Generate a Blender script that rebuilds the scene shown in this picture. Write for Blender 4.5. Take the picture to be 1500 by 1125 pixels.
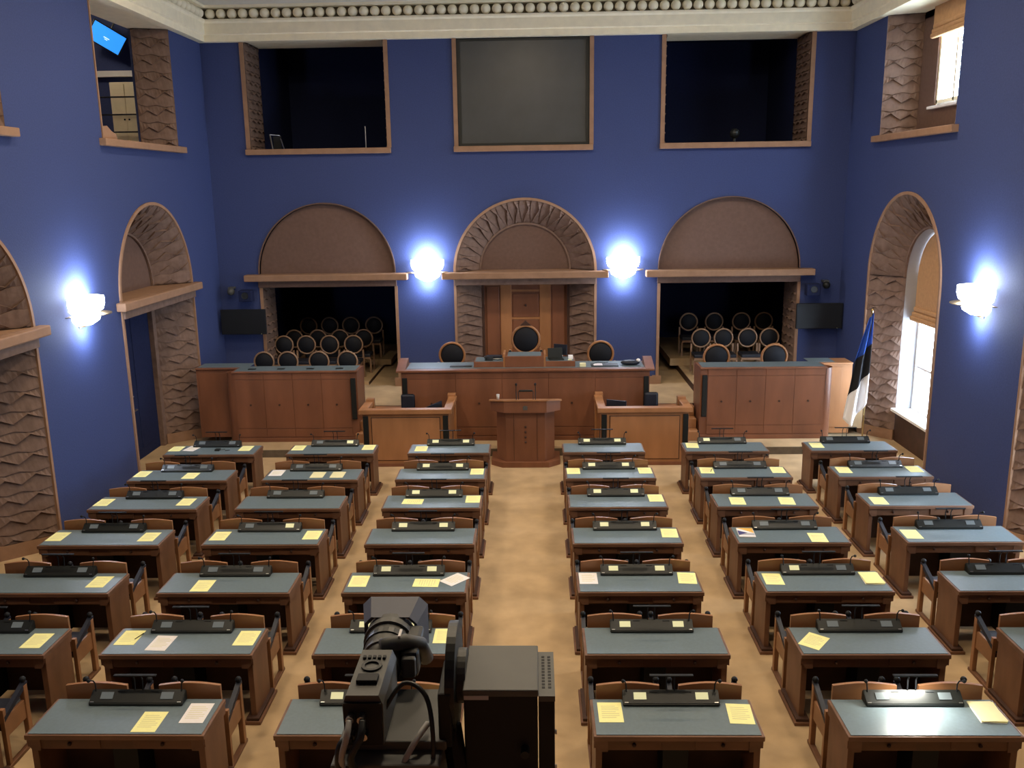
import bpy, bmesh, math, random
from mathutils import Vector, Matrix
random.seed(7)
for o in list(bpy.data.objects): bpy.data.objects.remove(o, do_unlink=True)
S = bpy.context.scene
COL = S.collection
rad = math.radians
# ------------------------------------------------------------------ camera
cam_d = bpy.data.cameras.new('camera'); cam = bpy.data.objects.new('camera', cam_d); COL.objects.link(cam)
cam_d.sensor_width = 36; cam_d.sensor_fit = 'HORIZONTAL'; cam_d.lens = 1300 / 1500 * 36
cam_d.clip_start = 0.05; cam_d.clip_end = 200
yaw, pitch, roll = rad(-1.566), rad(12.48), rad(-.83)
fwd = Vector((math.sin(yaw) * math.cos(pitch), math.cos(yaw) * math.cos(pitch), -math.sin(pitch)))
rgt = Vector((math.cos(yaw), -math.sin(yaw), 0)); upv = rgt.cross(fwd)
r2 = math.cos(roll) * rgt + math.sin(roll) * upv; u2 = -math.sin(roll) * rgt + math.cos(roll) * upv
M = Matrix((r2, u2, -fwd)).transposed().to_4x4(); M.translation = (0, 0, 5.2)
cam.matrix_world = M
S.camera = cam
# ------------------------------------------------------------------ view, world
S.view_settings.view_transform = 'Standard'; S.view_settings.look = 'None'
S.view_settings.gamma = 1; S.view_settings.use_curve_mapping = False
S.view_settings.exposure = 0.0
W = bpy.data.worlds.new('world'); S.world = W; W.use_nodes = True
bg = W.node_tree.nodes['Background']; bg.inputs[0].default_value = (.70, .82, 1, 1); bg.inputs[1].default_value = 34.0
# room measures (metres)
XL, XR, YB, YR = -7.2, 6.87, 20.15, -2.6
ZC, ZCEIL = 8.34, 9.06
XC = -.2
CEIL_SPOTS = [(x, y) for x in (-4.4, -.2, 4.0) for y in (5.6, 10.2, 14.6)]
CEIL_W, SCONCE_W = 128, 80
for i, (x, y) in enumerate(CEIL_SPOTS):
    l = bpy.data.lights.new('ceiling_lamp_light', 'AREA'); l.shape = 'DISK'; l.size = .8; l.energy = CEIL_W; l.color = (1, .80, .56)
    o = bpy.data.objects.new('ceiling_lamp_light', l); COL.objects.link(o); o.location = (x, y, ZCEIL - .10)

# ------------------------------------------------------------------ materials
MATS = {}
def mat(name, col, rough=.6, var=.0, scale=8, spec=.3, metal=0, emit=None, es=0, stretch=(1, 1, 1), bump=0, detail=4, col2=None):
    if name in MATS: return MATS[name]
    m = bpy.data.materials.new(name); m.use_nodes = True; nt = m.node_tree; b = nt.nodes['Principled BSDF']
    b.inputs['Roughness'].default_value = rough; b.inputs['Metallic'].default_value = metal
    b.inputs['Specular IOR Level'].default_value = spec
    c = (*col, 1)
    b.inputs['Base Color'].default_value = c
    if var or bump or col2:
        tc = nt.nodes.new('ShaderNodeTexCoord'); mp = nt.nodes.new('ShaderNodeMapping'); mp.inputs['Scale'].default_value = stretch
        nz = nt.nodes.new('ShaderNodeTexNoise'); nz.inputs['Scale'].default_value = scale; nz.inputs['Detail'].default_value = detail
        nt.links.new(tc.outputs['Object'], mp.inputs[0]); nt.links.new(mp.outputs[0], nz.inputs['Vector'])
        cr = nt.nodes.new('ShaderNodeValToRGB'); cr.color_ramp.elements[0].position = .3; cr.color_ramp.elements[1].position = .7
        lo = col2 if col2 else tuple(v * (1 - var) for v in col); hi = col if col2 else tuple(min(1, v * (1 + var)) for v in col)
        cr.color_ramp.elements[0].color = (*lo, 1); cr.color_ramp.elements[1].color = (*hi, 1)
        nt.links.new(nz.outputs['Fac'], cr.inputs[0]); nt.links.new(cr.outputs[0], b.inputs['Base Color'])
        if bump:
            bp = nt.nodes.new('ShaderNodeBump'); bp.inputs['Strength'].default_value = bump; bp.inputs['Distance'].default_value = .02
            nt.links.new(nz.outputs['Fac'], bp.inputs['Height']); nt.links.new(bp.outputs[0], b.inputs['Normal'])
    if emit:
        b.inputs['Emission Color'].default_value = (*emit, 1); b.inputs['Emission Strength'].default_value = es
    MATS[name] = m; return m
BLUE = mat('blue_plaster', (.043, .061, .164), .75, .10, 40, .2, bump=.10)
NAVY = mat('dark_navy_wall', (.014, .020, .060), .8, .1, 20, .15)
CREAM = mat('cream_plaster', (.86, .77, .56), .7, .05, 6)
CEILM = mat('ceiling_plaster', (.62, .58, .50), .8, .04, 3)
CARPET = mat('tan_carpet', (.45, .32, .185), .95, .16, 2.2, .05, bump=.25, detail=9)
RISER = mat('riser_carpet', (.13, .10, .07), .95, .15, 8, .05)
STONE = mat('brown_relief_plaster', (.185, .120, .092), .8, .16, 9, .15, bump=.15)
STONE2 = mat('brown_flat_plaster', (.140, .086, .066), .85, .08, 14, .12)
LEDGE = mat('brown_ledge_plaster', (.29, .17, .105), .7, .10, 6, .2)
RWOOD = mat('red_brown_veneer', (.185, .074, .038), .42, .20, 3, .35, stretch=(1, 1, .25), detail=8)
OWOOD = mat('orange_oak', (.33, .152, .064), .42, .20, 3, .35, stretch=(1, 1, .25), detail=8)
DWOOD = mat('desk_wood', (.165, .082, .046), .45, .28, 5, .35, stretch=(.35, 1, 1), detail=8)
DWOODV = mat('desk_wood_upright', (.155, .072, .038), .45, .25, 5, .35, stretch=(1, 1, .3), detail=8)
DRAWER = mat('drawer_wood', (.15, .070, .036), .45, .30, 4, .3, stretch=(.3, 1, 1), detail=8)
BACKW = mat('chair_wood', (.27, .125, .055), .38, .22, 4, .4, stretch=(.3, 1, 1), detail=7)
DARKW = mat('dark_panel_wood', (.055, .026, .017), .6, .2, 5)
LINO = mat('grey_blue_linoleum', (.125, .168, .190), .42, .06, 30, .4)
LEATHER = mat('navy_leather', (.012, .015, .026), .5, .1, 20, .4)
BLACK = mat('black_plastic', (.010, .012, .011), .42, .05, 20, .4)
BLACKM = mat('black_matt', (.006, .007, .009), .6)
GREYM = mat('grey_camera_metal', (.075, .076, .070), .5, .06, 12, .4)
GREYB = mat('blue_grey_hood', (.085, .092, .125), .5, .05, 10, .4)
YEL = mat('yellow_paper', (.90, .88, .40), .8, .02, 30)
PALE = mat('pale_yellow_paper', (.74, .70, .42), .8, .02, 30)
WHITE = mat('white_paper', (.80, .77, .76), .8, .02, 30)
PRINT = mat('grey_print', (.66, .63, .36), .8)
WPAINT = mat('white_paint', (.80, .80, .80), .5, .02, 10)
SHADE = mat('tan_roman_shade', (.52, .30, .15), .85, .08, 14, .1)
METAL = mat('steel', (.45, .45, .45), .3, metal=1)
LIT = mat('lit_display', (.5, .5, .3), .4, emit=(.86, .84, .48), es=.42)
DIM = mat('dim_display', (.10, .12, .13), .35, emit=(.30, .34, .36), es=.12)
LAMPE = mat('sconce_glass', (.9, .95, 1), .5, emit=(.80, .87, 1), es=26)
CEILE = mat('ceiling_lamp_glass', (1, .9, .7), .5, emit=(1, .84, .62), es=6)
SCREENM = mat('projection_screen', (.052, .055, .055), .35, .10, 2, .4)
CABLEG = mat('grey_cable', (.34, .34, .33), .5)
FBLUE = mat('flag_blue', (.02, .07, .32), .8); FBLACK = mat('flag_black', (.012, .012, .014), .8); FWHITE = mat('flag_white', (.78, .78, .80), .8)
BRASS = mat('brass', (.5, .35, .15), .3, metal=1)
TVBLUE = mat('blue_tv_picture', (.02, .2, .6), .4, emit=(.03, .28, .95), es=1.1)
TVTXT = mat('tv_picture_text', (.6, .8, 1), .4, emit=(.4, .65, 1), es=1.2)
def glass():
    m = bpy.data.materials.new('window_glass'); m.use_nodes = True; nt = m.node_tree; nt.nodes.clear()
    o = nt.nodes.new('ShaderNodeOutputMaterial'); mx = nt.nodes.new('ShaderNodeMixShader'); t = nt.nodes.new('ShaderNodeBsdfTransparent'); g = nt.nodes.new('ShaderNodeBsdfGlossy')
    g.inputs['Roughness'].default_value = .02; t.inputs[0].default_value = (.93, .96, .97, 1); mx.inputs[0].default_value = .07
    nt.links.new(t.outputs[0], mx.inputs[1]); nt.links.new(g.outputs[0], mx.inputs[2]); nt.links.new(mx.outputs[0], o.inputs[0]); return m
GLASS = glass()

# ------------------------------------------------------------------ mesh helpers
def box(bm, x0, x1, y0, y1, z0, z1, bev=0, mi=0):
    if x0 > x1: x0, x1 = x1, x0
    if y0 > y1: y0, y1 = y1, y0
    if z0 > z1: z0, z1 = z1, z0
    v = [bm.verts.new(p) for p in ((x0, y0, z0), (x1, y0, z0), (x1, y1, z0), (x0, y1, z0), (x0, y0, z1), (x1, y0, z1), (x1, y1, z1), (x0, y1, z1))]
    fs = [bm.faces.new([v[i] for i in q]) for q in ((0, 3, 2, 1), (4, 5, 6, 7), (0, 1, 5, 4), (1, 2, 6, 5), (2, 3, 7, 6), (3, 0, 4, 7))]
    if bev:
        es = list({e for f in fs for e in f.edges}); bmesh.ops.bevel(bm, geom=es, offset=bev, segments=2, affect='EDGES', profile=.5)
    return bm
def prism(bm, pts, a0, a1, axis='z'):
    """extrude a 2-D outline: axis z -> pts (x,y); axis y -> pts (x,z); axis x -> pts (y,z)"""
    f = {'z': lambda p, a: (p[0], p[1], a), 'y': lambda p, a: (p[0], a, p[1]), 'x': lambda p, a: (a, p[0], p[1])}[axis]
    A = [bm.verts.new(f(p, a0)) for p in pts]; B = [bm.verts.new(f(p, a1)) for p in pts]; n = len(pts)
    bm.faces.new(A[::-1]); bm.faces.new(B)
    for i in range(n): bm.faces.new((A[i], A[(i + 1) % n], B[(i + 1) % n], B[i]))
    return bm
def tube(bm, pts, r, n=8, r_end=None):
    rings = []; pts = [Vector(p) for p in pts]; up = None
    for i, p in enumerate(pts):
        d = (pts[min(i + 1, len(pts) - 1)] - pts[max(i - 1, 0)]).normalized()
        if up is None: up = d.orthogonal().normalized()
        up = (up - d * up.dot(d)).normalized(); s = d.cross(up)
        rr = r if r_end is None else r + (r_end - r) * i / (len(pts) - 1)
        rings.append([bm.verts.new(p + rr * (math.cos(2 * math.pi * k / n) * up + math.sin(2 * math.pi * k / n) * s)) for k in range(n)])
    for a, b in zip(rings, rings[1:]):
        for k in range(n): bm.faces.new((a[k], a[(k + 1) % n], b[(k + 1) % n], b[k]))
    bm.faces.new(rings[0][::-1]); bm.faces.new(rings[-1]); return bm
def ball(bm, c, r, u=12, v=8, sc=(1, 1, 1)):
    ret = bmesh.ops.create_uvsphere(bm, u_segments=u, v_segments=v, radius=r)
    for w in ret['verts']: w.co = Vector((w.co.x * sc[0], w.co.y * sc[1], w.co.z * sc[2])) + Vector(c)
    return bm
def lathe(bm, prof, n=24, a0=0, a1=2 * math.pi, c=(0, 0, 0)):
    full = abs(a1 - a0 - 2 * math.pi) < 1e-6; m = n if full else n + 1; rows = []
    for r, z in prof:
        rows.append([bm.verts.new((c[0] + r * math.cos(a0 + (a1 - a0) * k / n), c[1] + r * math.sin(a0 + (a1 - a0) * k / n), c[2] + z)) for k in range(m)])
    for A, B in zip(rows, rows[1:]):
        for k in range(n):
            q = (A[k], A[(k + 1) % m], B[(k + 1) % m], B[k]); bm.faces.new(q)
    return bm
def tomesh(name, bm, m, smooth=False):
    bmesh.ops.remove_doubles(bm, verts=bm.verts, dist=1e-6); bmesh.ops.recalc_face_normals(bm, faces=bm.faces)
    me = bpy.data.meshes.new(name); bm.to_mesh(me); bm.free(); me.materials.append(m)
    if smooth:
        for p in me.polygons: p.use_smooth = True
    return me
def obj(name, bm, m, parent=None, smooth=False, loc=None, label=None):
    me = tomesh(name, bm, m, smooth) if isinstance(bm, bmesh.types.BMesh) else bm
    o = bpy.data.objects.new(name, me); COL.objects.link(o)
    if parent is not None: o.parent = parent
    if loc: o.location = loc
    if label: o['label'] = label
    return o
def B(*a, bev=0): return box(bmesh.new(), *a, bev=bev)
def tag(o, label, cat, group=None):
    o['label'] = label; o['category'] = cat
    if group: o['group'] = group
    return o
def thing(name, label, cat, loc=(0, 0, 0), rz=0, group=None):
    o = bpy.data.objects.new(name, None); COL.objects.link(o); o.location = loc; o.rotation_euler = (0, 0, rz); o.empty_display_size = .1
    return tag(o, label, cat, group)
def struct(name, bm, m, parent=None, smooth=False):
    o = obj(name, bm, m, parent, smooth)
    if parent is None: o['kind'] = 'structure'
    return o
def copy_tree(o, parent=None):
    c = o.copy(); COL.objects.link(c); c.parent = parent
    for ch in o.children: copy_tree(ch, c)
    return c

# ------------------------------------------------------------------ the room shell
struct('floor', B(XL - .9, XR + .86, YR, YB, -.15, 0), CARPET)
# frames that map (along, depth into wall, height) to the world
def FB(xc): return lambda a, d, z: (xc + a, YB + d, z)
def FL(yc): return lambda a, d, z: (XL - d, yc + a, z)
def FR(yc): return lambda a, d, z: (XR + d, yc + a, z)
def fbox(F, a0, a1, d0, d1, z0, z1, bm=None, bev=0):
    bm = bm or bmesh.new(); p, q = F(a0, d0, z0), F(a1, d1, z1)
    return box(bm, p[0], q[0], p[1], q[1], p[2], q[2], bev=bev)
def fprism(F, pts, d0, d1, bm=None):
    bm = bm or bmesh.new(); A = [bm.verts.new(F(a, d0, z)) for a, z in pts]; C = [bm.verts.new(F(a, d1, z)) for a, z in pts]; n = len(pts)
    bm.faces.new(A); bm.faces.new(C[::-1])
    for i in range(n): bm.faces.new((A[i], A[(i + 1) % n], C[(i + 1) % n], C[i]))
    return bm
def holed(F, outer, holes, d=0, thick=.0):
    bm = bmesh.new(); edges = []
    for loop in [outer] + holes:
        vs = [bm.verts.new(F(a, d, z)) for a, z in loop]
        edges += [bm.edges.new((vs[i], vs[(i + 1) % len(vs)])) for i in range(len(vs))]
    bmesh.ops.triangle_fill(bm, edges=edges, use_beauty=True)
    return bm
ZS, ZL1, ZL0 = 3.36, 3.20, 3.05
def archpts(c, R, z0, n=36):
    pts = [(c - R, z0)] + [(c - R * math.cos(math.pi * k / n), ZS + R * math.sin(math.pi * k / n)) for k in range(n + 1)] + [(c + R, z0)]
    return pts
WZ0, WZ1 = 6.10, ZC
NICHE = [(-4.72, 1.55), (-.22, 1.57), (4.36, 1.57)]
UPW = [(-6.25, -3.22), (-1.65, 1.22), (2.85, 5.93)]
F0 = FB(0)
ZU = .72
wall_far = struct('wall_far', holed(F0, [(XL, -.1), (XR, -.1), (XR, ZCEIL), (XL, ZCEIL)], [archpts(c, R, .7) for c, R in NICHE] + [[(a, WZ0), (b, WZ0), (b, WZ1), (a, WZ1)] for a, b in UPW]), BLUE)
BAYS = (16.83, 10.78); RS = 1.62
def side_holes(left):
    h = [archpts(y, RS, .001) for y in BAYS] + [[(y - RS, WZ0), (y + RS, WZ0), (y + RS, WZ1), (y - RS, WZ1)] for y in BAYS]
    return h
wall_left = struct('wall_left', holed(FL(0), [(YR, 0), (YB, 0), (YB, ZCEIL), (YR, ZCEIL)], side_holes(1)), BLUE)
wall_right = struct('wall_right', holed(FR(0), [(YR, 0), (YB, 0), (YB, ZCEIL), (YR, ZCEIL)], side_holes(0)), BLUE)
struct('wall_rear', B(XL - .9, XR + 1, YR - .2, YR, 0, ZCEIL + .2), BLUE)
ceiling = struct('ceiling', B(XL - 2.6, XR + 1, YR - .2, YB + .3, ZCEIL, ZCEIL + .25), CEILM)
# unseen shells added to keep daylight out behind the side walls
shell = bmesh.new()
for y0, y1 in ((YR, 9.0), (12.5, 15.1), (18.6, YB + .2)):
    box(shell, XR + .02, XR + .3, y0, y1, -.1, ZCEIL)
struct('daylight_block_right', shell, NAVY)

enc = bmesh.new()  # unseen enclosure added so no daylight leaks in around the openings
box(enc, -10.9, -10.75, YR - .2, YB + 5, -.2, 9.6); box(enc, -10.9, XR + 1.0, YB + 4.85, YB + 5, -.2, 9.6); box(enc, XR + .02, XR + .2, YB + .1, YB + 5, -.2, 9.6); box(enc, -10.9, XL - .8, YR - .2, YR, -.2, 9.6)
box(enc, -10.9, XL - .9, YR, YB + 5, -.2, -.1); box(enc, -10.9, XR + .2, 17.0, YB + 5, -.3, -.16); box(enc, -10.9, XR + 1, YR - .2, YB + 5, ZCEIL + .26, ZCEIL + .4)
for y in BAYS:
    for s_ in (-1, 1):
        box(enc, XR + .56, XR + .86, y + s_ * 1.02, y + s_ * 1.8, -.2, 4.5); box(enc, XR + .735, XR + .76, y + s_ * .78, y + s_ * 1.8, 5.9, ZCEIL)
    box(enc, XR + .56, XR + .86, y - 1.8, y + 1.8, 4.45, 5.95); box(enc, XR + .735, XR + .76, y - 1.8, y + 1.8, 5.9, 6.56); box(enc, XR + .735, XR + .76, y - 1.8, y + 1.8, 8.25, ZCEIL + .2)
struct('daylight_block', enc, NAVY)
# zig-zag relief: rows of wedges whose lower edges follow a broken line
def relief_patch(bm, P, L, rowh, zig, depth, nu=13, fall=0):
    """P(u, v, h): point for u in 0..1 across, v metres along, h outwards"""
    k = -3; rows = []
    while k * rowh < L + .5:
        for t, dd in ((0, 1), (1, 0)):
            line = []
            for i in range(nu):
                u = i / (nu - 1); s = 1.0 if k % 2 == 0 else -.35; am = 1.0 if k % 2 == 0 else .55
                sn = 1.0 if (k + 1) % 2 == 0 else -.35
                v = k * rowh + zig(u) * s if t == 0 else (k + 1) * rowh + zig(u) * sn
                line.append((u, min(max(v, 0), L), depth * dd * am * min(1, 6 * u + .2, 6 * (1 - u) + .2) * (1 - fall * u)))
            rows.append(line)
        k += 1
    V = [[bm.verts.new(P(*q)) for q in ln] for ln in rows]
    for A, C in zip(V, V[1:]):
        for i in range(nu - 1):
            try: bm.faces.new((A[i], A[i + 1], C[i + 1], C[i]))
            except ValueError: pass
    bmesh.ops.dissolve_degenerate(bm, edges=bm.edges, dist=1e-5)
def zigA(u): # one main peak near the outer edge, long fall inwards
    return .07 * (u / .28) if u < .28 else .07 - .15 * (u - .28) / .72
def zigB(u):
    t = (u * 2) % 1.0; return .11 * (1 - abs(2 * t - 1)) - .06 * u
def jamb_P(F, s, R, r, D, z0):
    nx, ny = -s * D, -(R - r); q = math.hypot(nx, ny); nx, ny = nx / q, ny / q
    return lambda u, v, h: F(s * (R + (r - R) * u) + nx * h, D * u + ny * h, z0 + v)
def arch_P(F, c, R, r, D):
    q = math.hypot(D, R - r); nr, nd = -D / q, -(R - r) / q; Rm = (R + r) / 2
    def P(u, v, h):
        th = v / Rm; rr = R + (r - R) * u + nr * h
        return F(c - rr * math.cos(th), D * u + nd * h, ZS + rr * math.sin(th))
    return P
def edge_trim(F, c, R, z0, w=.05):
    bm = bmesh.new(); o = archpts(c, R + w, z0); i = archpts(c, R - .005, z0)
    A = [[bm.verts.new(F(a, d, z)) for a, z in L_] for L_, d in ((o, -.03), (i, -.03), (o, .01), (i, .01))]
    for k in range(len(o) - 1):
        for p, q in ((0, 1), (0, 2), (1, 3)): bm.faces.new((A[p][k], A[p][k + 1], A[q][k + 1], A[q][k]))
    return bm
def lintel(F, c, R, D, parent, zbase, r=None, ext=.30, out=.24):
    bm = fbox(F, c - R - ext, c + R + ext, -out, 0, ZL1, ZS - .01, bev=.02); fbox(F, c - R + .003, c + R - .003, 0, D, ZL1 + .002, ZS - .012, bm)
    obj('lintel_shelf', bm, LEDGE, parent)
    bm = fbox(F, c - R - .03, c + R + .03, -.07, 0, ZL0, ZL1 - .001, bev=.008); fbox(F, c - R + .003, c + R - .003, 0, D, ZL0, ZL1 - .001, bm)
    obj('lintel_moulding', bm, STONE2 if r is None else STONE, parent)
def disc_pts(c, r, n=32): return [(c - r * math.cos(math.pi * k / n), ZS - .012 + r * math.sin(math.pi * k / n)) for k in range(n + 1)]
def splayed_arch(F, R, r, D, z0, parent, zig, rowh, dep, lint=True):
    ztop = ZL0 if lint else ZS
    for s in (-1, 1):
        bm = bmesh.new(); relief_patch(bm, jamb_P(F, s, R, r, D, z0 + .22), ztop - z0 - .22, rowh, zig, dep); obj('carved_jamb', bm, STONE, parent)
        A = jamb_P(F, s, R, r, D, z0); bm = bmesh.new()
        q = [A(0, 0, .05), A(1, 0, .05), A(1, .22, .05), A(0, .22, .05), A(0, 0, -.05), A(1, 0, -.05), A(1, .22, -.05), A(0, .22, -.05)]
        v = [bm.verts.new(p) for p in q]
        for f in ((0, 1, 2, 3), (7, 6, 5, 4), (0, 4, 5, 1), (3, 2, 6, 7), (0, 3, 7, 4), (1, 5, 6, 2)): bm.faces.new([v[i] for i in f])
        obj('jamb_plinth', bm, LEDGE, parent)
    bm = bmesh.new(); relief_patch(bm, arch_P(F, 0, R, r, D), math.pi * (R + r) / 2, rowh, zig, dep * 1.1, fall=.65); obj('carved_arch', bm, STONE, parent)
    obj('edge_bead', edge_trim(F, 0, R, z0), LEDGE, parent)
    obj('inner_bead', edge_trim(lambda a, d, z: F(a, d + D - .02, z), 0, r - .01, ZS - .01, .035), STONE, parent)
    if lint: lintel(F, 0, R, D, parent, z0, r, *((.30, .24) if R < 1.6 else (.2, .17)))

# --- far wall: centre portal with a panelled door
FC = FB(-.22)
splayed_arch(FC, 1.57, 1.03, .5, ZU, wall_far, zigA, .115, .065)
obj('tympanum', fprism(FC, disc_pts(0, 1.03), .5, .62), STONE2, wall_far)
door = struct('door_1', fbox(FC, -1.0, 1.0, .62, .70, ZU, ZL0), RWOOD)
for a0, a1, z0, z1 in [(-.92, -.62, ZU + .1, 2.95), (.62, .92, ZU + .1, 2.95)] + [(-.30, .30, z, z + .55) for z in (.95, 1.6, 2.22)]:
    obj('door_panel', fbox(FC, a0, a1, .60, .64, z0, z1, bev=.012), RWOOD, door)
for a in (-.46, .46): obj('door_stile', fbox(FC, a - .13, a + .13, .595, .64, ZU + .02, 3.0, bev=.008), OWOOD, door)
for z in (1.52, 2.165, 2.82): obj('door_rail', fbox(FC, -.33, .33, .605, .64, z, z + .05), OWOOD, door)
for z in (1.22, 1.87, 2.5): obj('door_stud', ball(bmesh.new(), FC(0, .595, z), .028, 8, 6), DARKW, door)
for a in (-1.03, .97): obj('shadow_gap', fbox(FC, a, a + .06, .5, .72, ZU, ZL0), DARKW, door)
# --- far wall: two chair niches
for c, R in (NICHE[0], NICHE[2]):
    F = FB(c); D = 1.1
    obj('tympanum', fprism(F, disc_pts(0, R), .10, .22), STONE2, wall_far)
    obj('arch_soffit', edge_trim(F, 0, R, ZS, .02), STONE2, wall_far)
    lintel(F, 0, R, .3, wall_far, ZU)
    for s in (-1, 1):
        bm = bmesh.new(); relief_patch(bm, (lambda s: lambda u, v, h: F(s * (R - h), .02 + 1.08 * u, ZU + v))(s), ZL0 - ZU, .10, lambda u: .05 * (1 - abs(2 * ((u * 3) % 1) - 1)), .05, 19)
        obj('carved_jamb', bm, STONE, wall_far)
        obj('jamb_bead', fbox(F, s * R - .02, s * R + .045, -.025, .02, ZU + .2, ZL0), LEDGE, wall_far)
        obj('jamb_plinth', fbox(F, s * R - .1, s * R + .1, -.04, .05, ZU, ZU + .2), LEDGE, wall_far)
    # dark room behind
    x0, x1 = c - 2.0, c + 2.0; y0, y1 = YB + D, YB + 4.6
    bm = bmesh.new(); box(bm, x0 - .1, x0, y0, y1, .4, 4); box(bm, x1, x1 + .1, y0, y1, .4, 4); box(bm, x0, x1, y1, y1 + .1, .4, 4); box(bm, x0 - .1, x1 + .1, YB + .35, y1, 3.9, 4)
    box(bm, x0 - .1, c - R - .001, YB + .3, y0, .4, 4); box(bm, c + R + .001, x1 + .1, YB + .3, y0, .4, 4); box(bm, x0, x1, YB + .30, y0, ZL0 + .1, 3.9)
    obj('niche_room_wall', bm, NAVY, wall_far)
obj('wall_plinth', B(-3.17, -1.79, YB - .05, YB, ZU, ZU + .18), LEDGE, wall_far); obj('wall_plinth', B(1.35, 2.79, YB - .05, YB, ZU, ZU + .18), LEDGE, wall_far)
# --- far wall: upper openings
for i, (a, b) in enumerate(UPW):
    w = b - a; c = (a + b) / 2; F = FB(c)
    obj('ledge', fbox(F, -w / 2 - .10, w / 2 + .08, -.12, .0, 5.98, WZ0, bev=.012), LEDGE, wall_far)
    for s in (-1, 1): obj('opening_trim', fbox(F, s * w / 2 - (.0 if s < 0 else .0), s * w / 2 + s * .09, -.04, .0, WZ0, WZ1), LEDGE, wall_far)
    if i != 1:
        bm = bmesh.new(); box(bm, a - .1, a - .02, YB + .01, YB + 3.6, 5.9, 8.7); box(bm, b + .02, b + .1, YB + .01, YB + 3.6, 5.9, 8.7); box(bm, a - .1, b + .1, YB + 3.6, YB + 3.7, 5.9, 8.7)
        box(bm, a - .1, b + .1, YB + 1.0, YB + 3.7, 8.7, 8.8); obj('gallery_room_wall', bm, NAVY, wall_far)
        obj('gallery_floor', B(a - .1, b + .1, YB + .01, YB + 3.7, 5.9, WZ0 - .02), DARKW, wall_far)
        obj('opening_soffit', B(a - .1, b + .1, YB + .01, YB + 1.05, WZ1 + .02, WZ1 + .12), CREAM, wall_far)
        for s in (-1, 1):
            bm = bmesh.new(); relief_patch(bm, (lambda s: lambda u, v, h: F(s * (w / 2 - h), .01 + 1.05 * u, WZ0 - .01 + v))(s), WZ1 - WZ0 + .02, .10, lambda u: .05 * (1 - abs(2 * ((u * 3) % 1) - 1)), .05, 19)
            obj('carved_jamb', bm, STONE, wall_far)
sc = thing('projection_screen', 'large dark grey screen filling the middle upper opening of the far wall', 'screen', (-.215, YB + .05, WZ0))
obj('screen_panel', B(-1.40, 1.40, 0, .05, .03, WZ1 - WZ0 - .02), SCREENM, sc)
bm = bmesh.new(); box(bm, -1.435, -1.36, -.03, .08, 0, 2.235); box(bm, 1.36, 1.435, -.03, .08, 0, 2.235); box(bm, -1.36, 1.36, -.03, .08, 0, .06); box(bm, -1.36, 1.36, -.03, .08, 2.19, 2.235)
obj('screen_frame', bm, BLACK, sc)
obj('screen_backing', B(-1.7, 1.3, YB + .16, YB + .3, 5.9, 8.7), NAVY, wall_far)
# small equipment and a bust standing in the dark upper openings
t = thing('tilted_monitor', 'thin silver framed monitor tilted back behind the ledge of a dark opening', 'monitor', (-5.72, YB + .35, WZ0 - .02))
bm = bmesh.new(); tube(bm, [(-.14, 0, 0), (-.22, .1, .36)], .018, 6); tube(bm, [(-.22, .1, .36), (.0, .1, .34)], .012, 6); tube(bm, [(.0, .1, .34), (.12, 0, .0)], .012, 6); obj('frame', bm, METAL, t); obj('picture', B(-.14, .04, .07, .08, .02, .32), BLACKM, t)
t = thing('microphone_stand', 'thin upright microphone stand in the dark opening nearest the door wall', 'stand', (-3.75, YB + .3, WZ0 - .02))
obj('rod', tube(bmesh.new(), [(0, 0, 0), (0, 0, .5)], .014, 8), METAL, t); obj('base', lathe(bmesh.new(), [(0, 0), (.09, 0), (.09, .02), (0, .03)], 14), BLACK, t)
t = thing('dark_bust', 'small dark round-headed bust in the dark opening nearest the window wall', 'lamp', (4.45, YB + .35, WZ0 - .02))
obj('head', ball(bmesh.new(), (0, 0, .22), .11, 12, 8), BLACK, t); obj('neck', tube(bmesh.new(), [(0, 0, 0), (0, 0, .16)], .03, 8), BLACK, t)  # dark bust built as a ball head on a short neck

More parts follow.
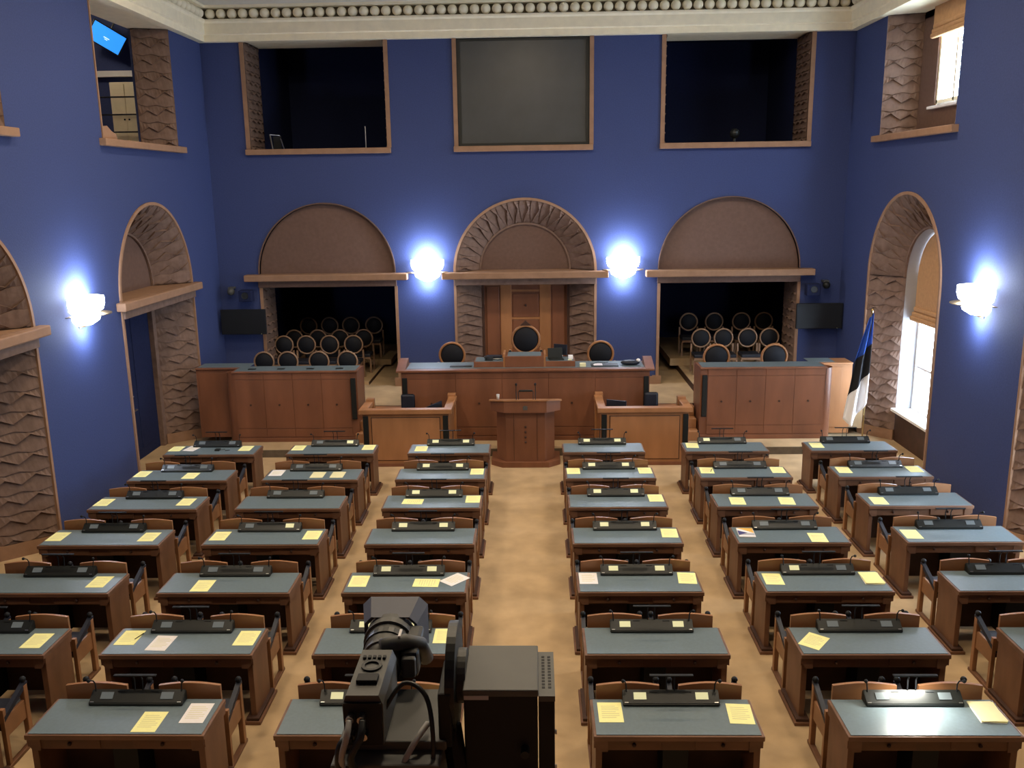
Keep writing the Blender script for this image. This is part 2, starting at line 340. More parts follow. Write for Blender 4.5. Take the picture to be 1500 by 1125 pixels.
# --- side walls
def upper_opening(F, wall, left):
    for s in (-1, 1):
        bm = bmesh.new(); relief_patch(bm, jamb_P(F, s, RS, RS - .22, .66, WZ0), WZ1 - WZ0, .16, zigB, .06); obj('carved_jamb', bm, STONE, wall)
    obj('ledge', fbox(F, -RS - .14, RS + .14, -.12, .70, 5.98, WZ0, bev=.012), LEDGE, wall)
    obj('opening_soffit', fbox(F, -RS, RS, .005, .72, WZ1 + .003, WZ1 + .1), CREAM, wall)
wn = 0
for bi, yc in enumerate(BAYS):
    F = FL(yc)
    splayed_arch(F, RS, 1.09, .62, 0, wall_left, zigB, .15, .05)
    obj('tympanum', fprism(F, disc_pts(0, 1.09), .62, .72), STONE2, wall_left)
    d = struct('door_%d' % (bi + 2), fbox(F, -.94, .94, .70, .76, 0, ZL0), NAVY)
    for s in (-1, 1):
        obj('door_casing', fbox(F, s * .94, s * 1.09, .60, .76, 0, ZL0, bev=.01), STONE, d)
        obj('door_leaf_panel', fbox(F, s * .12, s * .84, .685, .71, .2, 2.85, bev=.01), NAVY, d)
    obj('door_handle', tube(bmesh.new(), [F(-.12, .70, 1.05), F(-.12, .62, 1.05), F(-.26, .62, 1.05)], .018, 8), METAL, d)
    obj('door_lock', lathe(bmesh.new(), [(0, .0), (.03, 0), (.03, .02), (0, .02)], 12, c=F(-.12, .69, 1.3)), METAL, d)
    obj('outer_shell', fbox(F, -1.3, 1.3, .78, .9, -.1, 5.2), NAVY, wall_left)
    upper_opening(F, wall_left, True)
    obj('edge_bead_strip', fbox(F, -RS - .03, -RS + .004, -.02, .01, WZ0, WZ1), LEDGE, wall_left)
    # gallery behind the opening
    bm = bmesh.new(); fbox(F, -2.2, -2.1, .66, 3.4, 5.8, 9.3, bm); fbox(F, 3.4, 3.5, .66, 3.4, 5.8, 9.3, bm); fbox(F, -2.2, 3.5, 3.3, 3.4, 5.8, 9.3, bm)
    fbox(F, -2.2, 3.5, .66, 3.4, 9.2, 9.3, bm); fbox(F, RS - .19, 3.5, .67, .72, 5.8, 9.3, bm); fbox(F, -2.2, -RS + .19, .67, .72, 5.8, 9.3, bm); fbox(F, -1.7, 1.7, .66, .72, ZC + .02, 9.3, bm)
    gw = struct('wall_gallery_%d' % (bi + 1), bm, BLUE); obj('gallery_floor', fbox(F, -2.2, 3.5, .66, 3.4, 5.75, 5.85), CARPET, gw)
    F = FR(yc)
    splayed_arch(F, RS, 1.0, .5, 0, wall_right, zigB, .15, .05, lint=False)
    # white inner reveal and arched window
    wn += 1; wdw = struct('window_%d' % wn, fbox(F, -1.0, 1.0, .80, .86, .66, .74), WPAINT)
    bm = bmesh.new(); i0 = archpts(0, 1.0, .66); A = [bm.verts.new(F(a, .5, z)) for a, z in i0]; C = [bm.verts.new(F(a * .94, .86, z if z <= ZS else ZS + (z - ZS) * .94)) for a, z in i0]
    for k in range(len(i0) - 1): bm.faces.new((A[k], A[k + 1], C[k + 1], C[k]))
    obj('window_reveal', bm, mat('grey_reveal_paint', (.36, .36, .38), .7, .03, 6), wdw)
    obj('window_sill', fbox(F, -1.03, 1.03, .40, .86, .62, .68, bev=.012), WPAINT, wdw)
    obj('sill_panel', fbox(F, -1.0, 1.0, .50, .56, 0, .62), DARKW, wdw)
    bm = bmesh.new()
    for a in (-.94, .0, .88): fbox(F, a, a + .06, .78, .84, .68, 4.3 if a == 0 else 3.5, bm)
    for z in (.68, 1.55, 2.45): fbox(F, -.94, .94, .785, .835, z, z + .05, bm)
    for a in (-.47, .5): fbox(F, a, a + .03, .79, .83, .7, 3.9, bm)
    obj('window_frame', bm, WPAINT, wdw)
    for a0, a1 in ((-.88, -.47), (-.44, .0), (.06, .5), (.53, .88)):
        for z0, z1 in ((.73, 1.55), (1.60, 2.45), (2.50, 4.0 if abs(a0) < .6 and abs(a1) < .6 else 3.6)): obj('pane', fbox(F, a0, a1, .80, .805, z0, z1), GLASS, wdw)
    sh = bmesh.new(); fprism(F, [(-.95, 2.62)] + [(-.95 * math.cos(math.pi * k / 16), ZS + .95 * math.sin(math.pi * k / 16)) for k in range(17)] + [(.95, 2.62)], .70, .73, sh)
    s_o = obj('roman_shade', sh, SHADE, wdw)
    for k, z in enumerate((2.50, 2.58, 2.68)): obj('shade_fold', fbox(F, -.95, .95, .60 + .03 * k, .72, z, z + .10, bev=.03), SHADE, s_o)
    upper_opening(F, wall_right, False)
    wn += 1; wdw = struct('window_%d' % wn, fbox(F, -.74, .74, .66, .74, 6.56, 6.64), WPAINT)
    bm = bmesh.new(); fbox(F, -1.45, -.70, .62, .72, WZ0, ZC, bm); fbox(F, .70, 1.45, .62, .72, WZ0, ZC, bm); fbox(F, -.7, .7, .62, .72, WZ0, 6.56, bm); fbox(F, -1.45, 1.45, .62, .72, 8.22, 8.6, bm)
    obj('back_panel', bm, STONE2, wdw)
    bm = bmesh.new()
    for a in (-.70, -.03, .64): fbox(F, a, a + .06, .65, .71, 6.6, 8.22, bm)
    for z in (6.62, 8.16): fbox(F, -.7, .7, .65, .71, z, z + .06, bm)
    for z in (7.13, 7.66): fbox(F, -.7, .7, .67, .70, z, z + .02, bm)
    obj('window_frame', bm, CREAM, wdw)
    for a0, a1 in ((-.64, -.03), (.03, .64)):
        for z0, z1 in ((6.68, 7.13), (7.15, 7.66), (7.68, 8.16)): obj('pane', fbox(F, a0, a1, .683, .688, z0, z1), GLASS, wdw)
    obj('window_sill', fbox(F, -.78, .78, .52, .66, 6.52, 6.57, bev=.008), WPAINT, wdw)
    s_o = obj('roman_shade', fbox(F, -.80, .80, .54, .58, 7.86, ZC), SHADE, wdw)
    for k, z in enumerate((7.78, 7.86, 7.95)): obj('shade_fold', fbox(F, -.80, .80, .48 + .02 * k, .58, z, z + .09, bev=.03), SHADE, s_o)
    for z0, z1, a in ((.66, 4.36, 1.0), (6.62, 8.22, .7)):
        l = bpy.data.lights.new('daylight_portal', 'AREA'); l.shape = 'RECTANGLE'; l.size = a * 2; l.size_y = z1 - z0; l.cycles.is_portal = True
        o = bpy.data.objects.new('daylight_portal', l); COL.objects.link(o); o.location = F(0, .9, (z0 + z1) / 2); o.rotation_euler = (rad(90), 0, rad(90))

# --- upper gallery things seen through the left opening
tv = thing('hanging_television', 'small tilted television with a bright blue picture in the upper gallery', 'television', (-9.02, 19.72, 8.42), 0)
bm = bmesh.new(); box(bm, -.03, .03, -.36, .36, -.22, .22, bev=.01); obj('casing', bm, BLACK, tv)
obj('picture', B(.031, .036, -.33, .33, -.195, .195), TVBLUE, tv)
bm = bmesh.new(); box(bm, .037, .039, -.06, .06, -.02, .0); box(bm, .037, .039, -.03, .03, -.05, -.035); obj('picture_mark', bm, TVTXT, tv)
obj('bracket', tube(bmesh.new(), [(-.03, 0, 0), (-.05, 0, .9)], .02, 8), BLACK, tv)
tv.rotation_euler = (rad(-30), rad(12), rad(-62))
rl = thing('gallery_railing', 'black three-bar railing in front of the cream cupboard in the upper gallery', 'railing', (-8.9, 19.55, 5.86))
for z in (.62, .98, 1.34): obj('bar', tube(bmesh.new(), [(-.55, 0, z), (.45, 0, z)], .016, 8), BLACKM, rl)
for x in (-.55, .45): obj('post', tube(bmesh.new(), [(x, 0, 0), (x, 0, 1.4)], .02, 8), BLACKM, rl)
cb = thing('cream_cupboard', 'tall cream cupboard standing against the upper gallery wall', 'cupboard', (-8.82, 20.0, 5.86))
obj('body', B(-.33, .33, -.12, .2, 0, 1.68, bev=.01), CREAM, cb)
for s in (-1, 1): dd = obj('cupboard_door', B(s * .01, s * .31, -.14, -.12, .05, 1.64), CREAM, cb); obj('knob', ball(bmesh.new(), (s * .05, -.15, .9), .02, 8, 6), BLACKM, dd)
struct('trim_4', B(-10.2, -7.9, 20.08, 20.2, 7.68, 7.80), WPAINT)
l = bpy.data.lights.new('gallery_fill_light', 'POINT'); l.energy = 45; l.color = (1, .82, .6); l.shadow_soft_size = .15; o = bpy.data.objects.new('gallery_fill_light', l); COL.objects.link(o); o.location = (-9.3, 18.2, 8.9)  # added point light to brighten the gallery, no lamp is visible there
gl = thing('gallery_fill_ball', 'unseen glowing ball added to light the upper gallery', 'lamp', (-9.3, 18.2, 9.12)); obj('shade', ball(bmesh.new(), (0, 0, 0), .1, 12, 8), CEILE, gl)
# a carved boss on the ledge end
tag(obj('carved_ornament', prism(bmesh.new(), [(15.22, 6.10), (15.22, 6.22), (15.3, 6.30), (15.45, 6.32), (15.6, 6.24), (15.75, 6.2), (15.8, 6.10)], XL - .12, XL - .02, 'x'), LEDGE), 'low carved ornament on the ledge of the upper opening', 'ornament')

# --- cornice with a row of balls
corn = bmesh.new()
prof = [(0, ZC), (.16, ZC), (.16, ZC + .13), (.20, ZC + .15), (.20, ZC + .36), (.24, ZC + .40), (.24, ZC + .44), (.10, ZC + .45), (.10, ZC + .66), (.26, ZC + .67), (.26, ZCEIL), (0, ZCEIL)]
def sweep(bm, P):
    A, C = [[bm.verts.new(P(o, z, e)) for o, z in prof] for e in (0, 1)]
    for i in range(len(prof)): bm.faces.new((A[i], A[(i + 1) % len(prof)], C[(i + 1) % len(prof)], C[i]))
sweep(corn, lambda o, z, e: ((XL + o) if e == 0 else (XR - o), YB - o, z)); cf = struct('trim_1', corn, CREAM)
bm = bmesh.new(); sweep(bm, lambda o, z, e: (XL + o, YR if e == 0 else YB - o, z)); cl = struct('trim_2', bm, CREAM)
bm = bmesh.new(); sweep(bm, lambda o, z, e: (XR - o, YR if e == 0 else YB - o, z)); cr = struct('trim_3', bm, CREAM)
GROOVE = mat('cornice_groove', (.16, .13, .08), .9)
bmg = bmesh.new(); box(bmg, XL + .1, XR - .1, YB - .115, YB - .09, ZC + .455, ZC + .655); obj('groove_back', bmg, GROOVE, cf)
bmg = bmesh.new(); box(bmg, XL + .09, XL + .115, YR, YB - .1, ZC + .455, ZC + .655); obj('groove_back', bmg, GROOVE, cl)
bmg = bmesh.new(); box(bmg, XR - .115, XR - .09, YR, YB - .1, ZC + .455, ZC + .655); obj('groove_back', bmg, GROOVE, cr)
bead = tomesh('bead', ball(bmesh.new(), (0, 0, 0), .104, 14, 10), CREAM, True)
n = 58
for i in range(n): obj('bead', bead, None, cf, loc=(XL + .33 + (XR - XL - .66) * i / (n - 1), YB - .15, ZC + .555))
for i in range(16):
    obj('bead', bead, None, cl, loc=(XL + .15, YB - .33 - .2355 * i, ZC + .555)); obj('bead', bead, None, cr, loc=(XR - .15, YB - .33 - .2355 * i, ZC + .555))
# ceiling lamps
for i, (x, y) in enumerate(CEIL_SPOTS):
    t = thing('ceiling_lamp', 'flat round warm ceiling lamp above the desks', 'lamp', (x, y, ZCEIL), 0, 'round ceiling lamps')
    obj('rim', lathe(bmesh.new(), [(.42, 0), (.48, 0), (.48, -.06), (.42, -.06), (.42, 0)], 32), CREAM, t); obj('diffuser', lathe(bmesh.new(), [(0, -.02), (.42, -.02)], 32), CEILE, t)

# --- wall sconces
def make_sconce(label, loc, rz):
    t = thing('wall_sconce', label, 'sconce', loc, rz, 'bright wall sconces')
    # local: wall at y=0, room towards -y
    obj('back_plate', B(-.10, .10, -.02, 0, -.22, .22, bev=.008), BRASS, t)
    obj('upper_bowl', lathe(bmesh.new(), [(.26, .015), (.34, .07), (.37, .16), (.37, .27), (.33, .27), (.31, .12), (.0, .03)], 24, math.pi, 2 * math.pi), LAMPE, t, True)  # bowls and flange made oversized to imitate the wide glow
    obj('flange', lathe(bmesh.new(), [(.0, -.012), (.46, -.006), (.46, .006), (.0, .012)], 24, math.pi, 2 * math.pi), BRASS, t)
    obj('lower_bowl', lathe(bmesh.new(), [(.30, -.015), (.27, -.10), (.16, -.17), (.0, -.19)], 24, math.pi, 2 * math.pi), LAMPE, t, True)
    for z, e in ((.36, 1.0), (-.27, .45)):
        l = bpy.data.lights.new('sconce_light', 'POINT'); l.energy = SCONCE_W * e; l.color = (.72, .82, 1); l.shadow_soft_size = .12
        o = bpy.data.objects.new('sconce_light', l); COL.objects.link(o); o.parent = t; o.location = (0, -.20, z)
    return t
make_sconce('lit wall sconce between the panelled door and the chair niche on the door-wall side', (-2.43, YB, 3.36), 0)
make_sconce('lit wall sconce between the panelled door and the chair niche on the window side', (1.99, YB, 3.37), 0)
make_sconce('lit wall sconce on the door wall between the two carved arches', (XL, 13.8, 3.34), rad(90))
make_sconce('lit wall sconce on the window wall between the two arched windows', (XR, 13.75, 3.36), rad(-90))

# ------------------------------------------------------------------ platforms at the far end
st = struct('floor_platform', B(-6.35, 6.0, 16.9, YB + .02, 0, .15), CARPET); obj('platform_riser', B(-6.35, 6.0, 16.88, 16.9, 0, .148), RISER, st)
up = struct('floor_upper', B(XL + .02, XR - .02, 18.22, YB + 4.7, .15, ZU), CARPET)
obj('edge_strip', B(XL + .3, XR - .3, 18.19, 18.22, ZU - .05, ZU + .002), DARKW, up)
for sg, tz in ((-1, (.78, .92)), (1, (.85, 1.03))):
    xa = XC + sg * 3.72; xb = XC + sg * 6.2
    obj('seating_tier', B(xa, xb, 19.35 if sg > 0 else 20.3, YB + 4.6, ZU, tz[0]), CARPET, up); obj('seating_tier', B(xa - sg * .2, xb, 21.6 if sg > 0 else 22.4, YB + 4.6, tz[0], tz[1]), CARPET, up)
    obj('tier_nosing', B(xa - sg * .015, xa, 19.35 if sg > 0 else 20.3, YB + 2.6, ZU, tz[0] + .004), DARKW, up)
    # wooden steps between the boxes
    for k in range(3):
        obj('step', B(XC + sg * 2.62, XC + sg * 3.48, 17.35 + .29 * k, 18.2, .15 + .19 * k, .34 + .19 * k, bev=.01), OWOOD, up)

# ------------------------------------------------------------------ long boxes and presidium
YF = 17.5
def column_speaker(loc, h, where):
    t = thing('column_loudspeaker', 'slim black column speaker ' + where, 'loudspeaker', loc, 0, 'slim column loudspeakers')
    obj('cabinet', B(-.05, .05, -.03, .0, 0, h, bev=.006), BLACKM, t); obj('grille', B(-.042, .042, -.034, -.029, .02, h - .02), BLACK, t)
def panelled_front(t, xs, yf, z0, z1, m, holes=True, inset=.012):
    """separate veneer panels with open joints between them"""
    for a, b in zip(xs, xs[1:]):
        for za, zb in ((z0 + .10, z0 + .28), (z0 + .285, z1 - .145), (z1 - .14, z1 - .005)):
            p = obj('front_panel', B(a + .004, b - .004, yf - inset, yf + .01, za + .003, zb - .003, bev=.002), m, t)
        if holes: obj('socket', lathe(bmesh.new(), [(0, 0), (.022, 0), (.022, .012), (0, .012)], 10, c=(0, 0, 0)), DARKW, t, loc=((a + b) / 2, yf - inset, z0 + .78)).rotation_euler = (rad(90), 0, 0)
def long_box(sg):
    nm = 'door-wall' if sg < 0 else 'window-wall'
    t = thing('long_bench_desk', 'long red-brown panelled desk at the %s end of the far platform' % nm, 'desk', (0, 0, 0))
    xin = -3.62 if sg < 0 else 3.31; xout = -6.15 if sg < 0 else 5.79; xend = -7.05 if sg < 0 else 6.45
    x0, x1 = min(xin, xout), max(xin, xout); z0, z1 = .15, 1.60
    obj('body', B(x0, x1, YF, YF + .10, z0, z1 - .01), RWOOD, t)
    obj('side_wall', B(xin, xin - (-sg) * -.08 if False else xin + sg * .08, YF + .1, YF + .75, z0, z1 - .01), RWOOD, t)
    k = 4; off = .14
    xs = [x0 + (0.14 if sg > 0 else .03) + (x1 - x0 - .17) * i / k for i in range(k + 1)]
    panelled_front(t, xs, YF, z0, z1, RWOOD)
    obj('base_board', B(x0 - .0, x1 + .0, YF - .03, YF + .02, z0, z0 + .085, bev=.004), RWOOD, t)
    obj('counter_top', B(x0 - .02, x1 + .02, YF - .04, YF + .5, z1 - .005, z1 + .035, bev=.008), RWOOD, t)
    obj('counter_cover', B(x0 + .03, x1 - .03, YF + .0, YF + .49, z1 + .034, z1 + .041), LINO, t)
    # set-back end section with a rounded corner post
    e0, e1 = min(xend, xout), max(xend, xout)
    obj('end_body', B(e0, e1 - (.0), YF + .38, YF + .46, z0, z1 + .0), RWOOD if sg < 0 else OWOOD, t)
    obj('end_panel', B(e0 + .05, e1 - .20, YF + .368, YF + .39, z0 + .12, z1 - .06, bev=.004), RWOOD if sg < 0 else OWOOD, t)
    obj('end_top', B(e0, e1, YF + .34, YF + .85, z1 + .0, z1 + .035, bev=.008), OWOOD if sg > 0 else RWOOD, t)
    obj('end_cover', B(e0 + .03 if sg < 0 else e0 - .2, e1 + .2 if sg < 0 else e1 - .35, YF + .42, YF + .84, z1 + .034, z1 + .042), LINO, t)
    cxx = xout
    bm = bmesh.new()
    lathe(bm, [(.16, z0), (.16, z1 - .006)], 20, 0, 2 * math.pi, (cxx + sg * .02, YF + .18, 0)); obj('corner_post', bm, RWOOD, t, True)
    if sg > 0:
        for q in (-.05, .0, .05): obj('post_groove', tube(bmesh.new(), [(cxx + .02 + q, YF + .025 + abs(q) * .3, z0 + .9), (cxx + .02 + q, YF + .025 + abs(q) * .3, z1 - .02)], .008, 6), DARKW, t)
    # small built-in units on the counter
    for i in range(4):
        x = x0 + .35 + i * .60
        if sg < 0: obj('counter_socket', B(x - .075, x + .075, YF + .12, YF + .2, z1 + .041, z1 + .056, bev=.004), BLACK, t)
    column_speaker((xin + sg * .08, YF - .012, .62), .86, 'on the %s long desk, beside the steps' % nm)
long_box(-1); long_box(1)

t = thing('presidium_desk', 'wide red-brown panelled presidium desk in front of the centre door', 'desk', (0, 0, 0))
x0, x1, z1 = -2.72, 2.29, 1.585
obj('body', B(x0, x1, YF, YF + .12, .15, z1), RWOOD, t)
xs = [x0 + .10] + [-2.42 + .96 * i for i in range(1, 5)] + [x1 - .10]
panelled_front(t, [-2.62, -1.62, -.68, .26, 1.20, 2.19], YF, .15, z1, RWOOD)
obj('base_board', B(x0, x1, YF - .03, YF + .02, .15, .235, bev=.004), RWOOD, t)
for s in (-1, 1):
    xx = x0 if s < 0 else x1
    obj('side_wall', B(xx, xx - s * .08, YF + .12, YF + .56, .15, z1), RWOOD, t)
    obj('end_arm', prism(bmesh.new(), [(YF - .05, z1), (YF + .56, z1), (YF + .56, z1 + .19), (YF + .44, z1 + .19), (YF - .05, z1 + .045)], xx - .09 if s < 0 else xx - .09, xx + .09, 'x'), RWOOD, t)
obj('counter_top', B(x0 - .09, x1 + .09, YF - .06, YF + .78, z1, z1 + .045, bev=.008), RWOOD, t)
obj('counter_cover', B(x0 + .1, x1 - .1, YF + .10, YF + .76, z1 + .044, z1 + .05), LINO, t)
column_speaker((x0 + .07, YF - .012, .72), .75, 'on the door-wall corner of the presidium desk'); column_speaker((x1 - .07, YF - .012, .72), .75, 'on the window-wall corner of the presidium desk')
r = thing('raised_desk', 'raised middle desk of the presidium with grey-blue tops', 'desk', (-.225, 17.66, z1 + .0505))
obj('middle_body', B(-.39, .39, .0, .5, 0, .225, bev=.005), RWOOD, r); obj('middle_cover', B(-.34, .34, .04, .48, .224, .231), LINO, r)
for s in (-1, 1):
    obj('middle_cheek', B(s * .39, s * .43, .02, .5, 0, .27, bev=.005), OWOOD, r)
    obj('wing_body', B(s * .43, s * 1.03, .02, .52, 0, .115, bev=.005), RWOOD, r); obj('wing_cover', B(s * .44, s * 1.0, .05, .5, .114, .121), LINO, r)
zt = z1 + .0505 + .1215
t = thing('telephone', 'black desk telephone on the wing of the raised presidium desk', 'telephone', (-.95, 17.85, zt))
obj('body', prism(bmesh.new(), [(-.09, 0), (.09, 0), (.09, .05), (-.09, .02)], -.08, .08, 'x'), BLACK, t); obj('handset', B(-.10, -.05, -.09, .09, .045, .075, bev=.012), BLACK, t); obj('cord', tube(bmesh.new(), [(.08, 0, .01), (.18, -.05, .01), (.25, 0, .01)], .006, 6), BLACK, t)
t = thing('dark_folder', 'dark folder lying on the wing of the raised presidium desk', 'folder', (-.85, 18.06, zt)); obj('cover', B(-.16, .16, -.1, .1, .012, .05, bev=.004), LEATHER, t); obj('pages', B(-.15, .155, -.095, .095, .0, .012), WHITE, t)
t = thing('laptop', 'open dark laptop turned sideways on the raised presidium desk', 'laptop', (.42, 17.84, zt), rad(8))
obj('keyboard_base', B(-.15, .15, -.11, .11, 0, .02, bev=.004), BLACK, t); ld = obj('lid', B(-.15, .15, .10, .115, .0, .22, bev=.004), BLACK, t); ld.location = (0, 0, .02); ld.rotation_euler = (rad(-12), 0, 0)
t = thing('desk_monitor', 'small blue-backed monitor standing on the raised presidium desk', 'monitor', (.52, 18.10, zt), rad(-28))
obj('display', B(-.15, .15, -.012, .012, .05, .27, bev=.004), LEATHER, t); obj('stand', B(-.03, .03, -.03, .05, 0, .06), WHITE, t)
tag(obj('paper_stack', B(.675, .77, 17.88, 18.08, zt, zt + .05), WHITE), 'thick white paper stack on the wing of the raised presidium desk', 'papers')
tag(obj('paper_slip', B(.66, .74, 17.74, 17.80, zt, zt + .012), PALE), 'small pale slip lying beside the laptop on the raised desk', 'paper')
zc = z1 + .05
tag(obj('note_block', B(.90, 1.02, 17.66, 17.80, zc, zc + .06), PALE), 'small pale note block on the presidium counter', 'note block')
t = thing('document_tray', 'flat black tray of papers on the presidium counter', 'tray', (1.38, 17.78, zc)); obj('tray', B(-.25, .3, -.12, .14, 0, .02, bev=.004), BLACK, t); obj('sheet', B(-.2, -.02, -.1, .1, .02, .024), WHITE, t); obj('cable', tube(bmesh.new(), [(-.2, .05, .03), (-.1, .0, .07), (.02, .08, .04), (.1, .0, .07)], .006, 6), BLACK, t)
t = thing('black_bag', 'soft black bag with white paper at the end of the presidium counter', 'bag', (1.93, 17.82, zc)); obj('bag_body', ball(bmesh.new(), (0, 0, .05), .1, 14, 10, (2.0, 1.0, .55)), LEATHER, t, True); obj('paper', ball(bmesh.new(), (.16, -.02, .10), .045, 8, 6, (1, 1, .8)), WHITE, t)
tag(obj('slim_keyboard', B(-1.75, -1.3, 17.72, 17.86, zc, zc + .015, bev=.004), BLACK), 'slim black keyboard on the presidium counter', 'keyboard')

# round-backed chairs
def ring_chair(name, label, cat, group, r, hc, arms, wood):
    """faces -y; origin on the floor under the seat"""
    t = thing(name, label, cat, (0, 0, 0), 0, group)
    bm = bmesh.new(); n = 28
    prev = []
    def tor(R, rr):
        rings = []
        for k in range(n):
            a = 2 * math.pi * k / n; c = Vector((math.cos(a), 0, math.sin(a)))
            rings.append([bm.verts.new(Vector((0, .2, hc)) + c * (R + rr * math.cos(q)) + Vector((0, rr * math.sin(q), 0))) for q in [2 * math.pi * j / 6 for j in range(6)]])
        for k in range(n):
            A, Bq = rings[k], rings[(k + 1) % n]
            for j in range(6): bm.faces.new((A[j], A[(j + 1) % 6], Bq[(j + 1) % 6], Bq[j]))
    tor(r, r * .10); obj('back_ring', bm, wood, t, True)
    bm = bmesh.new(); lathe(bm, [(0, -.03), (r * .8, -.03), (r * .92, 0), (r * .8, .03), (0, .03)], 24)
    for v in bm.verts: v.co = Vector((v.co.x, .2 + v.co.z, hc + v.co.y))
    obj('back_pad', bm, mat('black_upholstery', (.006, .007, .011), .7), t, True)
    hs = .45 if hc < .9 else .5; w = r * 1.05
    obj('seat', B(-w, w, -.25, .2, hs - .05, hs + .03, bev=.02), LEATHER, t); obj('seat_rail', B(-w, w, -.25, .22, hs - .10, hs - .05), wood, t)
    for sx in (-1, 1):
        obj('leg', B(sx * w - .02, sx * w + .02, -.25, -.21, 0, hs - .1), wood, t); obj('leg', B(sx * w - .02, sx * w + .02, .18, .22, 0, hc - r * .6 if sx else 0), wood, t)
        if arms:
            a_ = obj('armrest', B(sx * (w + .02) - .025, sx * (w + .02) + .025, -.22, .2, hs + .2, hs + .24, bev=.01), wood, t)
            obj('arm_post', B(sx * (w + .02) - .02, sx * (w + .02) + .02, -.22, -.18, hs - .1, hs + .2), wood, t); obj('arm_knob', ball(bmesh.new(), (sx * (w + .02), -.2, hs + .26), .03, 8, 6), BLACKM, a_)
    return t
CWOOD = mat('pale_chair_wood', (.26, .16, .10), .4, .1, 8, .4)
base = ring_chair('round_back_chair', '', 'chair', 'round-backed chairs in the niches', .215, .80, False, CWOOD)
first = True
ordw = ['first', 'second', 'third', 'fourth']
LROWS = [(19.1, ZU, (-5.99, -5.46, -4.77, -4.14), 'row behind the long desk'), (20.9, .78, (-6.04, -5.5, -4.94, -4.36), 'second row'), (21.8, .78, (-6.03, -5.43, -4.88, -4.28), 'third row'), (23.0, .92, (-5.96, -5.4, -4.84, -4.23), 'rearmost row')]
RROWS = [(20.9, .85, (3.93, 4.46, 5.03, 5.54), 'front row'), (22.3, 1.03, (3.87, 4.51, 5.19, 5.75), 'rearmost row')]
for rows, nm in ((LROWS, 'door-wall'), (RROWS, 'window-wall')):
    for y, z, xs_, rn in rows:
        for i, x in enumerate(xs_ if nm == 'door-wall' else xs_[::-1]):
            c = base if first else copy_tree(base); first = False
            c.location = (x, y - .2, z); c['label'] = 'round-backed chair, %s from side wall, %s, %s niche' % (ordw[i], rn, nm)
big = ring_chair('round_back_armchair', 'round-backed armchair behind the window-wall long desk, nearer the steps', 'armchair', 'round-backed armchairs on the platform', .27, .84, True, OWOOD)
big.location = (3.91, 18.75, ZU)
for loc, lb in (((5.15, 18.75, ZU), 'round-backed armchair behind the window-wall long desk, nearer the flag'), ((-1.81, 18.75, ZU + .1), 'round-backed armchair behind the presidium desk on the door-wall side'), ((1.41, 18.75, ZU + .1), 'round-backed armchair behind the presidium desk on the window side')):
    c = copy_tree(big); c.location = loc; c['label'] = lb
for x in (-1.81, 1.41): obj('chair_dais', B(x - .5, x + .5, 18.4, 19.4, ZU, ZU + .1), CARPET, up)
hi = ring_chair('speaker_armchair', 'tall round-backed armchair with a carved crest behind the raised desk', 'armchair', 'round-backed armchairs on the platform', .30, .95, True, OWOOD)
hi.location = (-.21, 18.98, ZU + .28); obj('crest', prism(bmesh.new(), [(-.12, 1.26), (-.05, 1.32), (0, 1.37), (.05, 1.32), (.12, 1.26)], .17, .23, 'y'), DARKW, hi)
obj('chair_dais', B(-1.1, .7, 18.68, 19.9, ZU, ZU + .28), CARPET, up)

